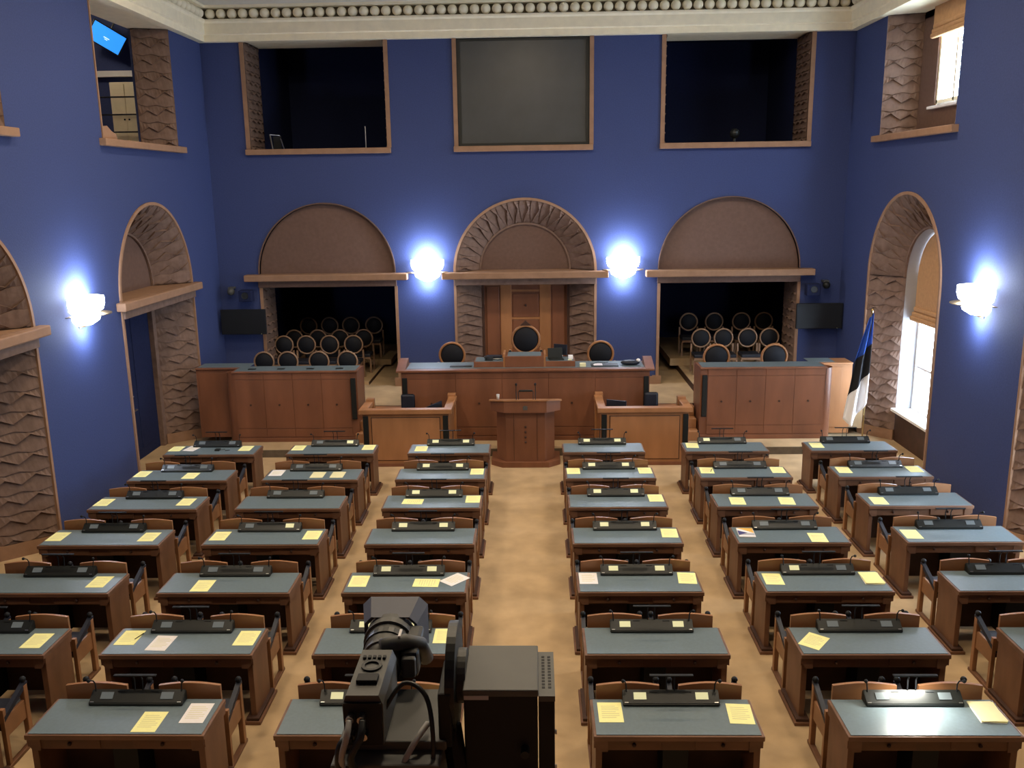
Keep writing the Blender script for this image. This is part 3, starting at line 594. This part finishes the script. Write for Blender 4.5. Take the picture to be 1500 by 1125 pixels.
# small front boxes
def small_box(sg):
    nm = 'door-wall' if sg < 0 else 'window-wall'
    x0, x1 = (-3.32, -1.63) if sg < 0 else (1.20, 2.90); y0, y1, h = 16.25, 17.35, 1.13
    t = thing('stenographer_box', 'low open oak box on the %s side of the lectern' % nm, 'booth', (0, 0, 0))
    obj('front_wall', B(x0 + .02, x1 - .02, y0, y0 + .06, 0, h - .09), OWOOD, t)
    obj('front_panel', B(x0 + .20, x1 - .20, y0 - .018, y0 + .01, .13, h - .17, bev=.004), OWOOD, t)
    gr = bmesh.new()
    for a, b, c, d in ((x0 + .185, x1 - .185, .115, .13), (x0 + .185, x1 - .185, h - .17, h - .155), (x0 + .185, x0 + .2, .13, h - .17), (x1 - .2, x1 - .185, .13, h - .17)): box(gr, a, b, y0 - .004, y0 + .005, c, d)
    obj('panel_groove', gr, DARKW, t)
    obj('front_rail', B(x0 - .04, x1 + .04, y0 - .05, y0 + .12, h - .09, h, bev=.008), OWOOD, t)
    obj('base_board', B(x0 + .02, x1 - .02, y0 - .02, y0 + .03, 0, .06), RWOOD, t)
    for s, xx in ((-1, x0), (1, x1)):
        inner = (s > 0) == (sg < 0)
        yb = y1 if inner else y0 + .7
        obj('side_wall', B(xx + (.02 if s < 0 else -.08), xx + (.08 if s < 0 else -.02), y0 + .06, yb, 0, h - .09), OWOOD, t)
        obj('side_rail', B(xx - (.04 if s < 0 else .12), xx + (.12 if s < 0 else .04), y0 + .12, yb, h - .09, h + (.0), bev=.008), OWOOD, t)
        obj('rear_post', B(xx - (.02 if s < 0 else .14), xx + (.14 if s < 0 else .02), yb - .08, yb + .06, 0, h + .05, bev=.008), OWOOD, t)
        column_speaker((xx - s * .085, y0 - .004, .40), .60, 'on the %s oak box, at its %s corner' % (nm, 'lectern-side' if inner else 'outer'))
    obj('inner_desk', B(x0 + .08, x1 - .08, y0 + .06, y0 + .55, .72, .76), OWOOD, t)
    m = thing('monitor', 'dark monitor inside the oak box on the %s side, nearer the lectern' % nm, 'monitor', ((x1 - .38) if sg < 0 else (x0 + .35), y0 + .38, .76), rad(25 * -sg))
    obj('display', prism(bmesh.new(), [(-.2, .08), (.2, .08), (.2, .42), (-.2, .42 if sg > 0 else .30)], -.015, .015, 'y'), LEATHER, m); obj('stand', B(-.03, .03, -.02, .06, .01, .12), BLACK, m); obj('foot', B(-.1, .1, -.07, .09, 0, .012), BLACK, m)
    c = thing('office_chair', 'black office chair inside the oak box on the %s side' % nm, 'chair', ((x0 + .75) if sg < 0 else (x1 - .6), y0 + .82, 0))
    obj('seat', B(-.23, .23, -.23, .22, .44, .52, bev=.03), LEATHER, c); obj('backrest', B(-.14, .14, .2, .26, .62, 1.18, bev=.04), LEATHER, c); obj('back_bar', B(-.03, .03, .22, .27, .45, .65), BLACK, c); obj('column', tube(bmesh.new(), [(0, 0, .06), (0, 0, .45)], .03, 8), BLACK, c)
    for k in range(5): a = 2 * math.pi * k / 5; obj('foot', tube(bmesh.new(), [(0, 0, .08), (.26 * math.cos(a), .26 * math.sin(a), .03)], .022, 6), BLACK, c)
small_box(-1); small_box(1)

# lectern
t = thing('lectern', 'angular red-brown wooden lectern standing in the centre aisle', 'lectern', (XC, 16.18, 0))
def octo(hf, ho, yb, y0=0): return [(-hf, y0), (hf, y0), (ho, y0 + .2), (ho, yb), (-ho, yb), (-ho, y0 + .2)]
obj('plinth', prism(bmesh.new(), octo(.44, .66, .72, -.06), 0, .10), RWOOD, t)
bd = obj('body', prism(bmesh.new(), octo(.37, .55, .62, .02), .10, 1.08), RWOOD, t)
for z in (.48, .58, .68, .78): obj('stud', ball(bmesh.new(), (0, .015, z), .022, 8, 6), DARKW, bd)
for x in (-.22, .22): obj('panel_joint', B(x - .003, x + .003, .014, .03, .12, 1.06), DARKW, bd)
tp = bmesh.new(); pts = octo(.40, .66, .55, -.08)
A = [tp.verts.new((x, y, 1.08)) for x, y in pts]; Cc = [tp.verts.new((x, y, 1.30 - (y + .08) * .2)) for x, y in pts]; tp.faces.new(A[::-1]); tp.faces.new(Cc)
for i in range(6): tp.faces.new((A[i], A[(i + 1) % 6], Cc[(i + 1) % 6], Cc[i]))
td = obj('reading_desk', tp, RWOOD, t)
bm = bmesh.new(); v = [bm.verts.new((x, y, 1.301 - (y + .08) * .2)) for x, y in octo(.42, .69, .57, -.10)]; w_ = [bm.verts.new(p.co + Vector((0, 0, .022))) for p in v]; bm.faces.new(v[::-1]); bm.faces.new(w_)
for i in range(6): bm.faces.new((v[i], v[(i + 1) % 6], w_[(i + 1) % 6], w_[i]))
obj('desk_edge', bm, OWOOD, t)
obj('emblem', prism(bmesh.new(), [(-.04, 1.13), (.04, 1.13), (.045, 1.2), (0, 1.22), (-.045, 1.2)], -.086, -.079, 'y'), GREYM, t)
for x in (-.17, .19):
    g = obj('gooseneck_microphone', tube(bmesh.new(), [(x, .2, 1.26), (x * 1.02, .2, 1.45), (x * 1.0, .15, 1.56)], .008, 6), BLACK, t); obj('microphone_tip', ball(bmesh.new(), (x, .14, 1.575), .022, 8, 6, (1, 1, 1.3)), BLACKM, g)
lb = obj('reading_lamp_bar', B(-.12, .14, .22, .27, 1.41, 1.445, bev=.008), BLACK, t)
for x in (-.13, .15): obj('lamp_stem', tube(bmesh.new(), [(x, .26, 1.24), (x, .25, 1.42)], .007, 6), BLACK, lb)
g = thing('drinking_glass', 'small clear drinking glass on the corner of the lectern', 'glass', (XC - .52, 16.42, 1.266)); obj('tumbler', lathe(bmesh.new(), [(0, 0), (.026, 0), (.032, .1), (.028, .1), (.024, .01), (0, .01)], 14), mat('clear_glass', (.5, .5, .5), .1, spec=.6), g, True)

# televisions in the far corners with a loudspeaker above
for sg, x in ((-1, -6.62), (1, 6.34)):
    nm = 'door-wall' if sg < 0 else 'window-wall'
    t = thing('wall_television', 'switched-off black television in the far %s corner' % nm, 'television', (x, YB - .30, 2.30))
    obj('casing', B(-.51, .51, -.04, .03, -.28, .29, bev=.01), BLACKM, t); obj('picture', B(-.49, .49, -.043, -.039, -.25, .27), BLACKM, t); obj('wall_arm', B(-.1, .1, .03, .30, -.1, .1), BLACK, t)
    obj('standby_light', ball(bmesh.new(), (.40, -.045, -.265), .006, 6, 4), LIT, t)
    t = thing('wall_loudspeaker', 'small dark loudspeaker above the television in the far %s corner' % nm, 'loudspeaker', (x + (.08 if sg < 0 else -.15), YB - .2, 2.9))
    obj('cabinet', B(-.15, .15, -.13, .08, -.14, .12, bev=.02), NAVY, t); obj('wall_bracket', B(-.04, .04, .08, .20, -.04, .04), BLACK, t); obj('driver', lathe(bmesh.new(), [(0, 0), (.07, 0), (.08, .01)], 16), BLACK, t, loc=(0, -.131, 0)).rotation_euler = (rad(90), 0, 0)
    t = thing('wall_camera', 'small remote dome camera beside the loudspeaker in the %s corner' % nm, 'camera', (x + (-.28 if sg < 0 else .16), YB - .15, 2.98))
    obj('mount', B(-.06, .06, -.05, .15, .06, .10), GREYM, t); obj('head', ball(bmesh.new(), (0, -.04, 0), .085, 12, 8), GREYM if sg < 0 else BLACK, t, True)

# flag
PX = lambda px, py: (6.54 + (px - 1277) * .0150 - (py - 455) * .00065 * 0, 2.77 - (py - 455) * .01385)
t = thing('flag', 'blue black and white flag hanging limp from a pole by the window', 'flag', (6.52, 17.28, 0))
obj('pole', tube(bmesh.new(), [(0, 0, .0), (.02, 0, 2.74)], .016, 10), BRASS, t); obj('finial', ball(bmesh.new(), (.02, 0, 2.77), .03, 10, 8, (1, 1, 1.5)), BRASS, t)
obj('stand', lathe(bmesh.new(), [(0, 0), (.18, 0), (.18, .03), (.04, .07), (0, .07)], 20), BRASS, t)
LX = [(458, 1275.5), (483, 1269), (505, 1264), (526, 1260), (560, 1257), (577, 1255), (600, 1252.5), (618, 1251)]
def lx(y):
    if y <= LX[0][0]: return LX[0][1]
    for (a, b), (c, d) in zip(LX, LX[1:]):
        if y <= c: return b + (d - b) * (y - a) / (c - a)
    return LX[-1][1]
NUf = 18
def fl_y(u, k): # boundaries in picture-row units, only used as a height scale along the cloth
    return [466 - 8 * u, 527 - 26 * u, 578 - 35 * u, (612 + 10 * u / .35) if u < .35 else 622 - 36 * (u - .35) / .65][k]
for k, (nm, m) in enumerate((('blue_stripe', FBLUE), ('black_stripe', FBLACK), ('white_stripe', FWHITE))):
    bm = bmesh.new(); G = []
    for j in range(11):
        row = []
        for i in range(NUf + 1):
            u = i / NUf; y = fl_y(u, k) + (fl_y(u, k + 1) - fl_y(u, k)) * j / 10
            xl = lx(y); x = xl + (1278.3 - xl) * u
            px, pz = PX(x, y); wdt = (1278.3 - xl) / 27
            row.append(bm.verts.new((px - 6.52 - (y - 455) * .0002, -.03 + .055 * math.sin(u * 11 + y * .012) * (.3 + wdt), pz)))
        G.append(row)
    for a, b in zip(G, G[1:]):
        for i in range(NUf): bm.faces.new((a[i], a[i + 1], b[i + 1], b[i]))
    o = obj(nm, bm, m, t, True); md = o.modifiers.new('thickness', 'SOLIDIFY'); md.thickness = .006

# ------------------------------------------------------------------ members' desks
COLS = [(-5.68, 1.60), (-3.57, 1.53), (-1.51, 1.42), (1.16, 1.41), (3.26, 1.43), (5.40, 1.46)]
ROWS = [14.6, 13.2, 11.92, 10.61, 9.22, 7.86, 6.55]
CN = ['door-wall column', 'second door-side column', 'door-side aisle column', 'window-side aisle column', 'second window-side column', 'window-wall column']
ON = ['first', 'second', 'third', 'fourth', 'fifth', 'sixth', 'seventh']
DD, HT = .55, .755
def make_desk(w):
    t = thing('desk', '', 'desk', (0, 0, 0), 0, "members' two-seat desks"); h = w / 2
    obj('desktop', B(-h, h, 0, DD, HT - .045, HT, bev=.006), DWOOD, t)
    obj('writing_surface', B(-h + .025, h - .025, .02, DD - .01, HT - .002, HT + .006), LINO, t)
    ap = obj('apron', B(-h + .05, h - .05, .045, .07, .60, HT - .045), DRAWER, t)
    for s in (-1, 1):
        dr = obj('drawer', B(s * .14, s * (h - .11), .032, .05, .612, HT - .052, bev=.004), DRAWER, t); obj('knob', ball(bmesh.new(), (s * (h - .11 + .14) / 2, .024, .66), .018, 8, 6), DARKW, dr)
        obj('corner_bracket', prism(bmesh.new(), [(s * (h - .015), HT - .045), (s * (h - .015), .655), (s * (h - .05), .60), (s * (h - .12), .60), (s * (h - .12), HT - .045)], .02, .048, 'y'), DWOOD, t)
        obj('side_panel', B(s * (h - .02), s * (h - .075), .05, DD - .03, .06, HT - .045, bev=.004), DWOODV, t)
        obj('side_apron', B(s * (h - .005), s * (h - .02), .03, DD - .02, .63, HT - .045), DWOODV, t)
        pl = obj('plinth', B(s * (h + .035), s * (h - .13), -.02, DD + .03, 0, .035, bev=.004), DWOODV, t); obj('plinth_lip', B(s * (h + .015), s * (h - .11), .0, DD + .0, .035, .065, bev=.004), DARKW, pl)
    obj('modesty_panel', B(-h + .075, h - .075, DD - .10, DD - .07, .10, HT - .045), DARKW, t)
    obj('cable_box', B(-.11, .11, .16, DD - .1, .12, .70, bev=.006), BLACKM, t)
    return t
def make_chair():
    """origin on the floor under the back board; the sitter faces +y"""
    t = thing('armchair', '', 'chair', (0, 0, 0), 0, "members' armchairs")
    n = 12; pts = [(-.28, .46)] + [(-.28 + .56 * k / n, .858 + .027 * math.sin(math.pi * k / n)) for k in range(n + 1)] + [(.28, .46)]
    bb = obj('backrest', prism(bmesh.new(), pts, .015, .045, 'y'), BACKW, t); obj('back_cushion', B(-.25, .25, .045, .075, .50, .78, bev=.012), LEATHER, bb)
    obj('seat', B(-.275, .275, .04, .42, .41, .485, bev=.02), LEATHER, t)
    obj('seat_frame', B(-.27, .27, .05, .40, .37, .41), DARKW, t)
    for s in (-1, 1):
        x = s * .305
        obj('front_post', B(x - .025, x + .025, .36, .42, .03, .64, bev=.006), BACKW, t); obj('rear_leg', B(x - .02, x + .02, .02, .06, .03, .60), BACKW, t)
        obj('side_board', B(x - .014, x + .014, .06, .36, .31, .50, bev=.004), BACKW, t); obj('floor_rail', B(x - .025, x + .025, .0, .45, 0, .035, bev=.004), DWOODV, t)
        ar = obj('armrest', prism(bmesh.new(), [(.03, .475), (.38, .61), (.43, .635), (.43, .662), (.39, .665), (.03, .525)], x - .022, x + .022, 'x'), LEATHER, t); obj('arm_knob', ball(bmesh.new(), (x, .40, .69), .03, 10, 8), BLACKM, ar)
    return t
def make_console(lit):
    """origin at the middle of its front lower edge on the desk"""
    t = thing('console', '', 'console', (0, 0, 0), 0, 'black desk consoles'); w = .42
    bm = prism(bmesh.new(), [(0, 0), (.125, 0), (.125, .085), (.105, .105), (.0, .028)], -w, w, 'x')
    bmesh.ops.bevel(bm, geom=list(bm.edges), offset=.006, segments=2, affect='EDGES'); obj('body', bm, BLACK, t)
    sl = math.atan2(.077, .105)
    def on_face(x0, x1, f0, f1, h0=.002, h1=.006):
        bm = bmesh.new(); P = lambda x, f, h: (x, .105 * f - math.sin(sl) * h, .028 + .077 * f + math.cos(sl) * h)
        v = [bm.verts.new(P(x, f, h)) for h in (h0, h1) for f in (f0, f1) for x in (x0, x1)]
        for q in ((4, 5, 7, 6), (0, 1, 5, 4), (1, 3, 7, 5), (3, 2, 6, 7), (2, 0, 4, 6)): bm.faces.new([v[i] for i in q])
        return bm
    for s, on in zip((-1, 1), lit):
        obj('display', on_face(s * .27 - .055, s * .27 + .055, .30, .78), LIT if on else DIM, t); obj('led_mark', on_face(s * .39 - .016, s * .39 + .016, .06, .12), METAL, t)  # the small metal plate stands for the white LED mark
        obj('slot', on_face(s * .15 - .035, s * .15 + .035, .80, .86), BLACKM, t)
        g = obj('gooseneck', tube(bmesh.new(), [(s * .385, .09, .09), (s * .39, .10, .16), (s * .40, .09, .195), (s * .415, .06, .215)], .006, 6), BLACKM, t); obj('microphone_tip', ball(bmesh.new(), (s * .42, .05, .218), .017, 8, 6), BLACKM, g)
    lb = obj('lamp_bar', B(-.19, .19, .04, .075, .262, .275, bev=.004), BLACKM, t)
    for s in (-1, 1): obj('lamp_stem', tube(bmesh.new(), [(s * .035, .10, .09), (s * .035, .11, .2), (s * .035, .07, .266)], .006, 6), BLACKM, lb)
    return t
LITMAP = {2: lambda r: (True, True), 3: lambda r: (True, True), 1: lambda r: (False, r in (0, 3)), 4: lambda r: (r in (0, 4), False), 0: lambda r: (False, False), 5: lambda r: (False, False)}  # viewing-angle dimming of the displays is put into two materials, by column
protos = {}; chair0 = make_chair(); chair_used = False; consoles = {}
for c, (cx, w) in enumerate(COLS):
    for r, y in enumerate(ROWS):
        key = ('d', w)
        if key not in protos: protos[key] = d = make_desk(w)
        else: d = copy_tree(protos[key])
        d.location = (cx, y, 0); where = '%s from lectern in %s' % (ON[r], CN[c]); d['label'] = 'two-seat wooden desk, ' + where
        lk = LITMAP[c](r)
        if lk not in consoles: consoles[lk] = k = make_console(lk)
        else: k = copy_tree(consoles[lk])
        k.location = (cx, y + .425, HT + .006); k['label'] = 'black microphone console on the desk %s' % where
        if r < 6:
            for s in (-1, 1):
                ch = chair0 if not chair_used else copy_tree(chair0); chair_used = True
                ch.location = (cx + s * (w / 2 - .34), ROWS[r + 1] + DD + .035, 0)
                ch['label'] = '%s wooden armchair at desk %s' % ('door-side' if s < 0 else 'window-side', where)
# the one reading lamp that is switched on
l = bpy.data.lights.new('reading_lamp_light', 'AREA'); l.shape = 'RECTANGLE'; l.size = .34; l.size_y = .03; l.energy = 13; l.color = (1, .97, .86)
o = bpy.data.objects.new('reading_lamp_light', l); COL.objects.link(o); o.location = (COLS[4][0], ROWS[6] + .425 + .05, HT + .006 + .255); o.rotation_euler = (rad(-38), 0, 0)
# papers: (column, row, x from the desk's old centre, y from its near edge, kind, turn)
OLDC = [-5.58, -3.56, -1.51, 1.16, 3.26, 5.40]
PAPERS = [(1, 1, -.79, .36, 'y', 0), (1, 1, -.51, .36, 'w', 12), (1, 1, .45, .36, 'y', 0), (1, 2, -.78, .34, 'y', 0), (1, 2, .04, .24, 'y', 0), (1, 3, -.78, .3, 'y', 0), (1, 3, .44, .3, 'y', 0), (1, 4, -.77, .3, 'y', 0), (1, 4, .46, .28, 'y', 0), (1, 5, .46, .3, 'y', 0), (1, 6, .48, .28, 'y', 0),
 (2, 1, -.63, .37, 'y', 0), (2, 1, .61, .37, 'y', 0), (2, 2, -.62, .36, 'w', 0), (2, 2, .07, .25, 'p', 0), (2, 2, .39, .25, 'p', 0), (2, 4, -.62, .3, 'y', 0), (2, 4, .60, .32, 'y', 0), (2, 5, -.30, .19, 'y', 0), (2, 6, -.61, .34, 'y', 0), (2, 6, -.24, .23, 'w', 3), (2, 6, .60, .33, 'y', 0), (2, 7, .22, .19, 'y', 0), (2, 7, .58, .32, 'w', 0),
 (3, 1, -.50, .27, 'y', 0), (3, 2, .56, .37, 'y', 0), (3, 3, -.29, .27, 'y', 93), (3, 3, .58, .36, 'y', 0), (3, 5, -.56, .3, 'y', 0), (3, 5, .23, .25, 'y', 92), (3, 5, .55, .34, 'w', 42), (3, 6, .56, .37, 'y', 0), (3, 7, .57, .38, 'y', 0),
 (4, 2, -.57, .37, 'y', 0), (4, 2, .57, .37, 'y', 0), (4, 3, .57, .37, 'y', 0), (4, 4, .57, .34, 'y', 3), (4, 5, -.57, .36, 'w', 0), (4, 5, .57, .36, 'y', 5), (4, 7, -.54, .34, 'y', 0), (4, 7, .57, .32, 'y', 4),
 (5, 1, -.54, .36, 'y', 4), (5, 2, -.55, .36, 'y', 4), (5, 2, .57, .36, 'y', 4), (5, 3, -.38, .23, 'y', 4), (5, 3, .32, .22, 'y', 6), (5, 4, -.54, .33, 'b', 4), (5, 4, .34, .17, 'y', 4), (5, 5, -.55, .33, 'y', 3), (5, 5, .57, .33, 's', 4), (5, 6, -.52, .26, 'y', 38), (5, 7, .57, .34, 's', 4),
 (6, 1, -.54, .32, 'y', 4), (6, 2, -.54, .34, 'y', 4), (6, 2, .57, .36, 'y', 2), (6, 3, -.52, .21, 'y', 4), (6, 4, -.57, .27, 'y', 3)]
def print_lines(parent, hw, hl, z):
    bm = bmesh.new()
    for k in range(7): y = hl * .62 - k * hl * .19; box(bm, -hw * .72, hw * (.72 if k % 3 else .45), y - .0035, y + .0035, z, z + .0006)
    o = obj('printed_lines', bm, PRINT, parent); return o
seen = set()
for c, r, lx_, ly, k, rot in PAPERS:
    x = OLDC[c - 1] + lx_; y = ROWS[r - 1] + ly; z = HT + .0065; dx = x - COLS[c - 1][0]
    place = 'middle' if abs(dx) < .42 else ('door-side end' if dx < 0 else 'window-side end')
    colr = {'y': 'yellow sheet', 'w': 'white sheet', 'p': 'pale yellow sheet', 'b': 'colourful magazine', 's': 'thick stack of yellow sheets'}[k]
    m = {'y': YEL, 'w': WHITE, 'p': PALE, 'b': WHITE, 's': YEL}[k]; th = .002 if k in 'ywp' else (.012 if k == 'b' else .015)
    if (c, r) == (1, 1) and k == 'w': z += .0022
    lab = '%s at %s of %s desk from lectern, %s' % (colr, place, ON[r - 1], CN[c - 1])
    if lab in seen: lab = lab.replace(' at ', ' near the microphone, ')
    if (c, r, k) == (2, 2, 'p'): lab = 'pale yellow sheet, %s, on second desk from lectern, second door-side column' % ('between the displays' if lx_ < .2 else 'below the window-side display')
    seen.add(lab)
    t = tag(obj('paper_stack' if k == 's' else ('magazine' if k == 'b' else 'paper_sheet'), B(-.105, .105, -.1485, .1485, 0, th), m), lab, 'magazine' if k == 'b' else 'paper', 'papers on the desks')
    t.location = (x, y, z); t.rotation_euler = (0, 0, rad(-rot))
    if k in 'yw': print_lines(t, .105, .1485, th)
    if k == 's':
        sh = obj('loose_sheet', B(-.105, .105, -.1485, .1485, th, th + .002), PALE if r == 7 else YEL, t); sh.rotation_euler = (0, 0, rad(5)); obj('under_sheet', B(-.11, .10, -.155, .14, .0005, .004), WHITE, t)
    if k == 'b':
        for pts, mm, nm in (([(-.1, .145), (.1, .145), (.1, -.02)], mat('magazine_orange', (.75, .45, .1), .6), 'cover_corner'), ([(-.1, .06), (-.1, -.10), (.02, -.02)], mat('magazine_navy', (.05, .05, .16), .6), 'cover_band'), ([(-.1, -.1), (.1, -.1), (.1, -.03), (.02, -.02)], mat('magazine_grey', (.42, .42, .45), .6), 'cover_photo')):
            obj(nm, prism(bmesh.new(), pts, th, th + .001), mm, t)
for (c, r, x, y) in ((2, 6, -.52, .36), (5, 2, -.48, .35)):
    t = tag(obj('pen', tube(bmesh.new(), [(-.02, -.06, 0), (.02, .06, 0)], .0045, 6), BLACKM), 'dark pen on a yellow sheet, %s desk from the lectern, %s' % (ON[r - 1], CN[c - 1]), 'pen'); t.location = (OLDC[c - 1] + x, ROWS[r - 1] + y, HT + .014)
t = thing('headset', 'small black headset lying on the first desk of the door-wall column', 'headset', (-5.58, ROWS[0] + .24, HT + .007)); obj('earpiece', B(-.06, .03, -.04, .05, 0, .03, bev=.01), BLACK, t); obj('cord', tube(bmesh.new(), [(.03, 0, .01), (.1, .05, .01), (.13, -.03, .01), (.2, .0, .01)], .005, 6), BLACK, t)

# ------------------------------------------------------------------ balcony edge and the remote television camera
par = struct('floor_balcony', B(XL + .01, XR - .01, YR, 1.3, 3.05, 3.25), CARPET)
obj('parapet', B(XL + .01, XR - .01, 1.15, 1.3, 3.25, 4.02), OWOOD, par); obj('parapet_rail', B(XL + .01, XR - .01, 1.10, 1.35, 4.02, 4.07, bev=.01), DWOOD, par)
hd = thing('pan_tilt_head', 'large grey motorised camera head with side vents, hung from the balcony', 'camera mount', (-.095, 2.0, 3.55))
obj('housing', B(-.093, .093, 0, .22, -.02, .418, bev=.004), BLACKM, hd); obj('top_cover', B(-.095, .095, -.002, .222, .405, .424, bev=.003), GREYM, hd)
sb = obj('side_box', B(.095, .136, .0, .215, .05, .404, bev=.003), BLACKM, hd); obj('side_cover', B(.095, .137, -.001, .216, .392, .407), GREYM, hd)
for i in range(2):
    for k in range(11): obj('vent_hole', B(.104 + i * .016, .112 + i * .016, .035 + k * .015, .043 + k * .015, .4065, .4078), BLACKM, sb)
for z in (.09, .2, .3): obj('screw', tube(bmesh.new(), [(.136, .01, z), (.141, .01, z)], .006, 8), METAL, sb)
obj('name_label', B(-.092, -.03, -.0035, -.001, .398, .409), mat('label_sticker', (.42, .42, .45), .6), hd, label='small pale sticker')
bm = bmesh.new(); tube(bm, [(-.138, .11, .40), (-.114, .11, .40)], .14, 40); obj('tilt_disc', bm, BLACK, hd)
obj('disc_hub', tube(bmesh.new(), [(-.125, .11, .40), (-.092, .11, .40)], .07, 28), GREYM, hd)
for k in range(3): obj('cable_plug', tube(bmesh.new(), [(.06, -.03, .26 - k * .07), (.06, .0, .26 - k * .07)], .011, 10), METAL if k == 1 else BLACK, hd)
obj('power_cable', tube(bmesh.new(), [(.06, -.03, .19), (.062, -.05, .14), (.066, -.045, .05), (.06, -.02, -.1)], .007, 8), BLACKM, hd)
obj('mount_arm', B(-.05, .05, -.66, .12, -.09, -.02, bev=.006), BLACKM, hd); obj('mount_plate', B(-.10, .10, -.70, -.66, -.25, .15, bev=.006), BLACKM, hd)
obj('disc_brace', tube(bmesh.new(), [(-.13, .04, .30), (-.10, -.02, .12), (-.04, -.05, -.04)], .026, 10), BLACKM, hd)
cm = thing('television_camera', 'grey remote television camera with a large square lens hood', 'camera', (-.43, 1.94, 3.86))
# body box, long axis +y
obj('body', prism(bmesh.new(), [(-.048, 0), (.048, 0), (.05, .11), (.04, .135), (-.04, .135), (-.05, .11)], 0, .22, 'y'), GREYM, cm)
obj('rear_plate', B(-.046, .046, -.008, .001, .004, .118), BLACKM, cm)
obj('top_block', B(-.025, .028, .05, .085, .134, .146, bev=.002), BLACKM, cm); obj('top_dial', lathe(bmesh.new(), [(.018, 0), (.027, 0), (.027, .006), (.018, .006)], 20, c=(0, .135, .134)), BLACK, cm)
for i in range(5): obj('top_button', B(-.03 + i * .013, -.022 + i * .013, .17, .182, .134, .141), BLACKM, cm)
for x, z in ((-.028, .085), (.0, .085), (-.028, .04), (.004, .04)): obj('connector', tube(bmesh.new(), [(x, -.03, z), (x, -.004, z)], .010, 10), METAL, cm)
def cable(nm, pts, r_, m):
    # smooth the points
    P = [Vector(p) for p in pts]; out = []
    for i in range(len(P) - 1):
        p0, p1, p2, p3 = P[max(i - 1, 0)], P[i], P[i + 1], P[min(i + 2, len(P) - 1)]
        for k in range(6):
            q = k / 6; out.append(.5 * ((2 * p1) + (p2 - p0) * q + (2 * p0 - 5 * p1 + 4 * p2 - p3) * q * q + (3 * p1 - p0 - 3 * p2 + p3) * q ** 3))
    out.append(P[-1]); obj(nm, tube(bmesh.new(), out, r_, 8), m, cm, True)
cable('grey_cable', [(-.028, -.03, .085), (-.03, -.06, .06), (-.045, -.06, .0), (-.04, -.03, -.07), (.02, .0, -.12)], .008, CABLEG)
cable('black_cable', [(.004, -.03, .085), (.004, -.06, .06), (-.02, -.07, .0), (.03, -.04, -.08), (.12, .0, -.10)], .009, BLACK)
cable('black_cable', [(-.028, -.03, .04), (-.05, -.05, .02), (-.05, -.05, -.08), (-.03, -.03, -.2)], .012, BLACK)
cable('looping_cable', [(.04, .05, .06), (.09, .08, .12), (.15, .05, .10), (.17, .0, .0), (.16, -.02, -.1)], .006, BLACK)
cable('white_cable', [(.15, .06, .02), (.12, .0, .0), (.09, -.03, -.06), (.10, -.04, -.13), (.07, -.04, -.22)], .008, CABLEG)
obj('lens_barrel', tube(bmesh.new(), [(0, .22, .06), (0, .30, .06), (0, .31, .058), (0, .38, .056), (0, .44, .054)], .046, 24, .074), GREYM, cm, True)
for y, rr in ((.24, .054), (.30, .061), (.345, .067), (.39, .074)): obj('lens_ring', tube(bmesh.new(), [(0, y, .057), (0, y + .025, .057)], rr, 28), BLACK if y in (.24, .345) else GREYM, cm)
def octsq(h, c): return [(-h + c, -h * .9), (h - c, -h * .9), (h, -h * .9 + c), (h, h * .9 - c), (h - c, h * .9), (-h + c, h * .9), (-h, h * .9 - c), (-h, -h * .9 + c)]
bm = bmesh.new(); lo = [(x * .86, z * .86) for x, z in octsq(.09, .025)]
A = [bm.verts.new((x, .43, z + .052)) for x, z in lo]; Bv = [bm.verts.new((x, .53, z + .05)) for x, z in octsq(.098, .025)]; Ci = [bm.verts.new((x * .93, .53, z * .93 + .05)) for x, z in octsq(.098, .025)]; Di = [bm.verts.new((x * .75, .44, z * .75 + .052)) for x, z in octsq(.09, .025)]
for P_, Q_ in ((A, Bv), (Bv, Ci), (Ci, Di), (Di, A)):
    for i in range(8): bm.faces.new((P_[i], P_[(i + 1) % 8], Q_[(i + 1) % 8], Q_[i]))
obj('lens_hood', bm, GREYB, cm)
sv = obj('zoom_servo', B(.05, .10, .27, .43, .02, .10, bev=.012), BLACK, cm); obj('servo_cap', B(.055, .095, .25, .275, .03, .09, bev=.008), GREYM, sv)
obj('servo_tube', tube(bmesh.new(), [(.0, .27, .115), (.06, .30, .115), (.10, .33, .09), (.11, .36, .03)], .022, 12), GREYM, cm, True)
obj('servo_band', B(.045, .052, .285, .325, .135, .14), WHITE, cm)
obj('camera_plate', B(-.07, .20, .02, .26, -.03, -.005, bev=.004), GREYM, cm); obj('plate_arm', B(.18, .215, .03, .2, -.03, .12, bev=.006), BLACKM, cm); obj('lower_plate', B(-.08, .19, -.04, .12, -.16, -.03, bev=.006), GREYM, cm)
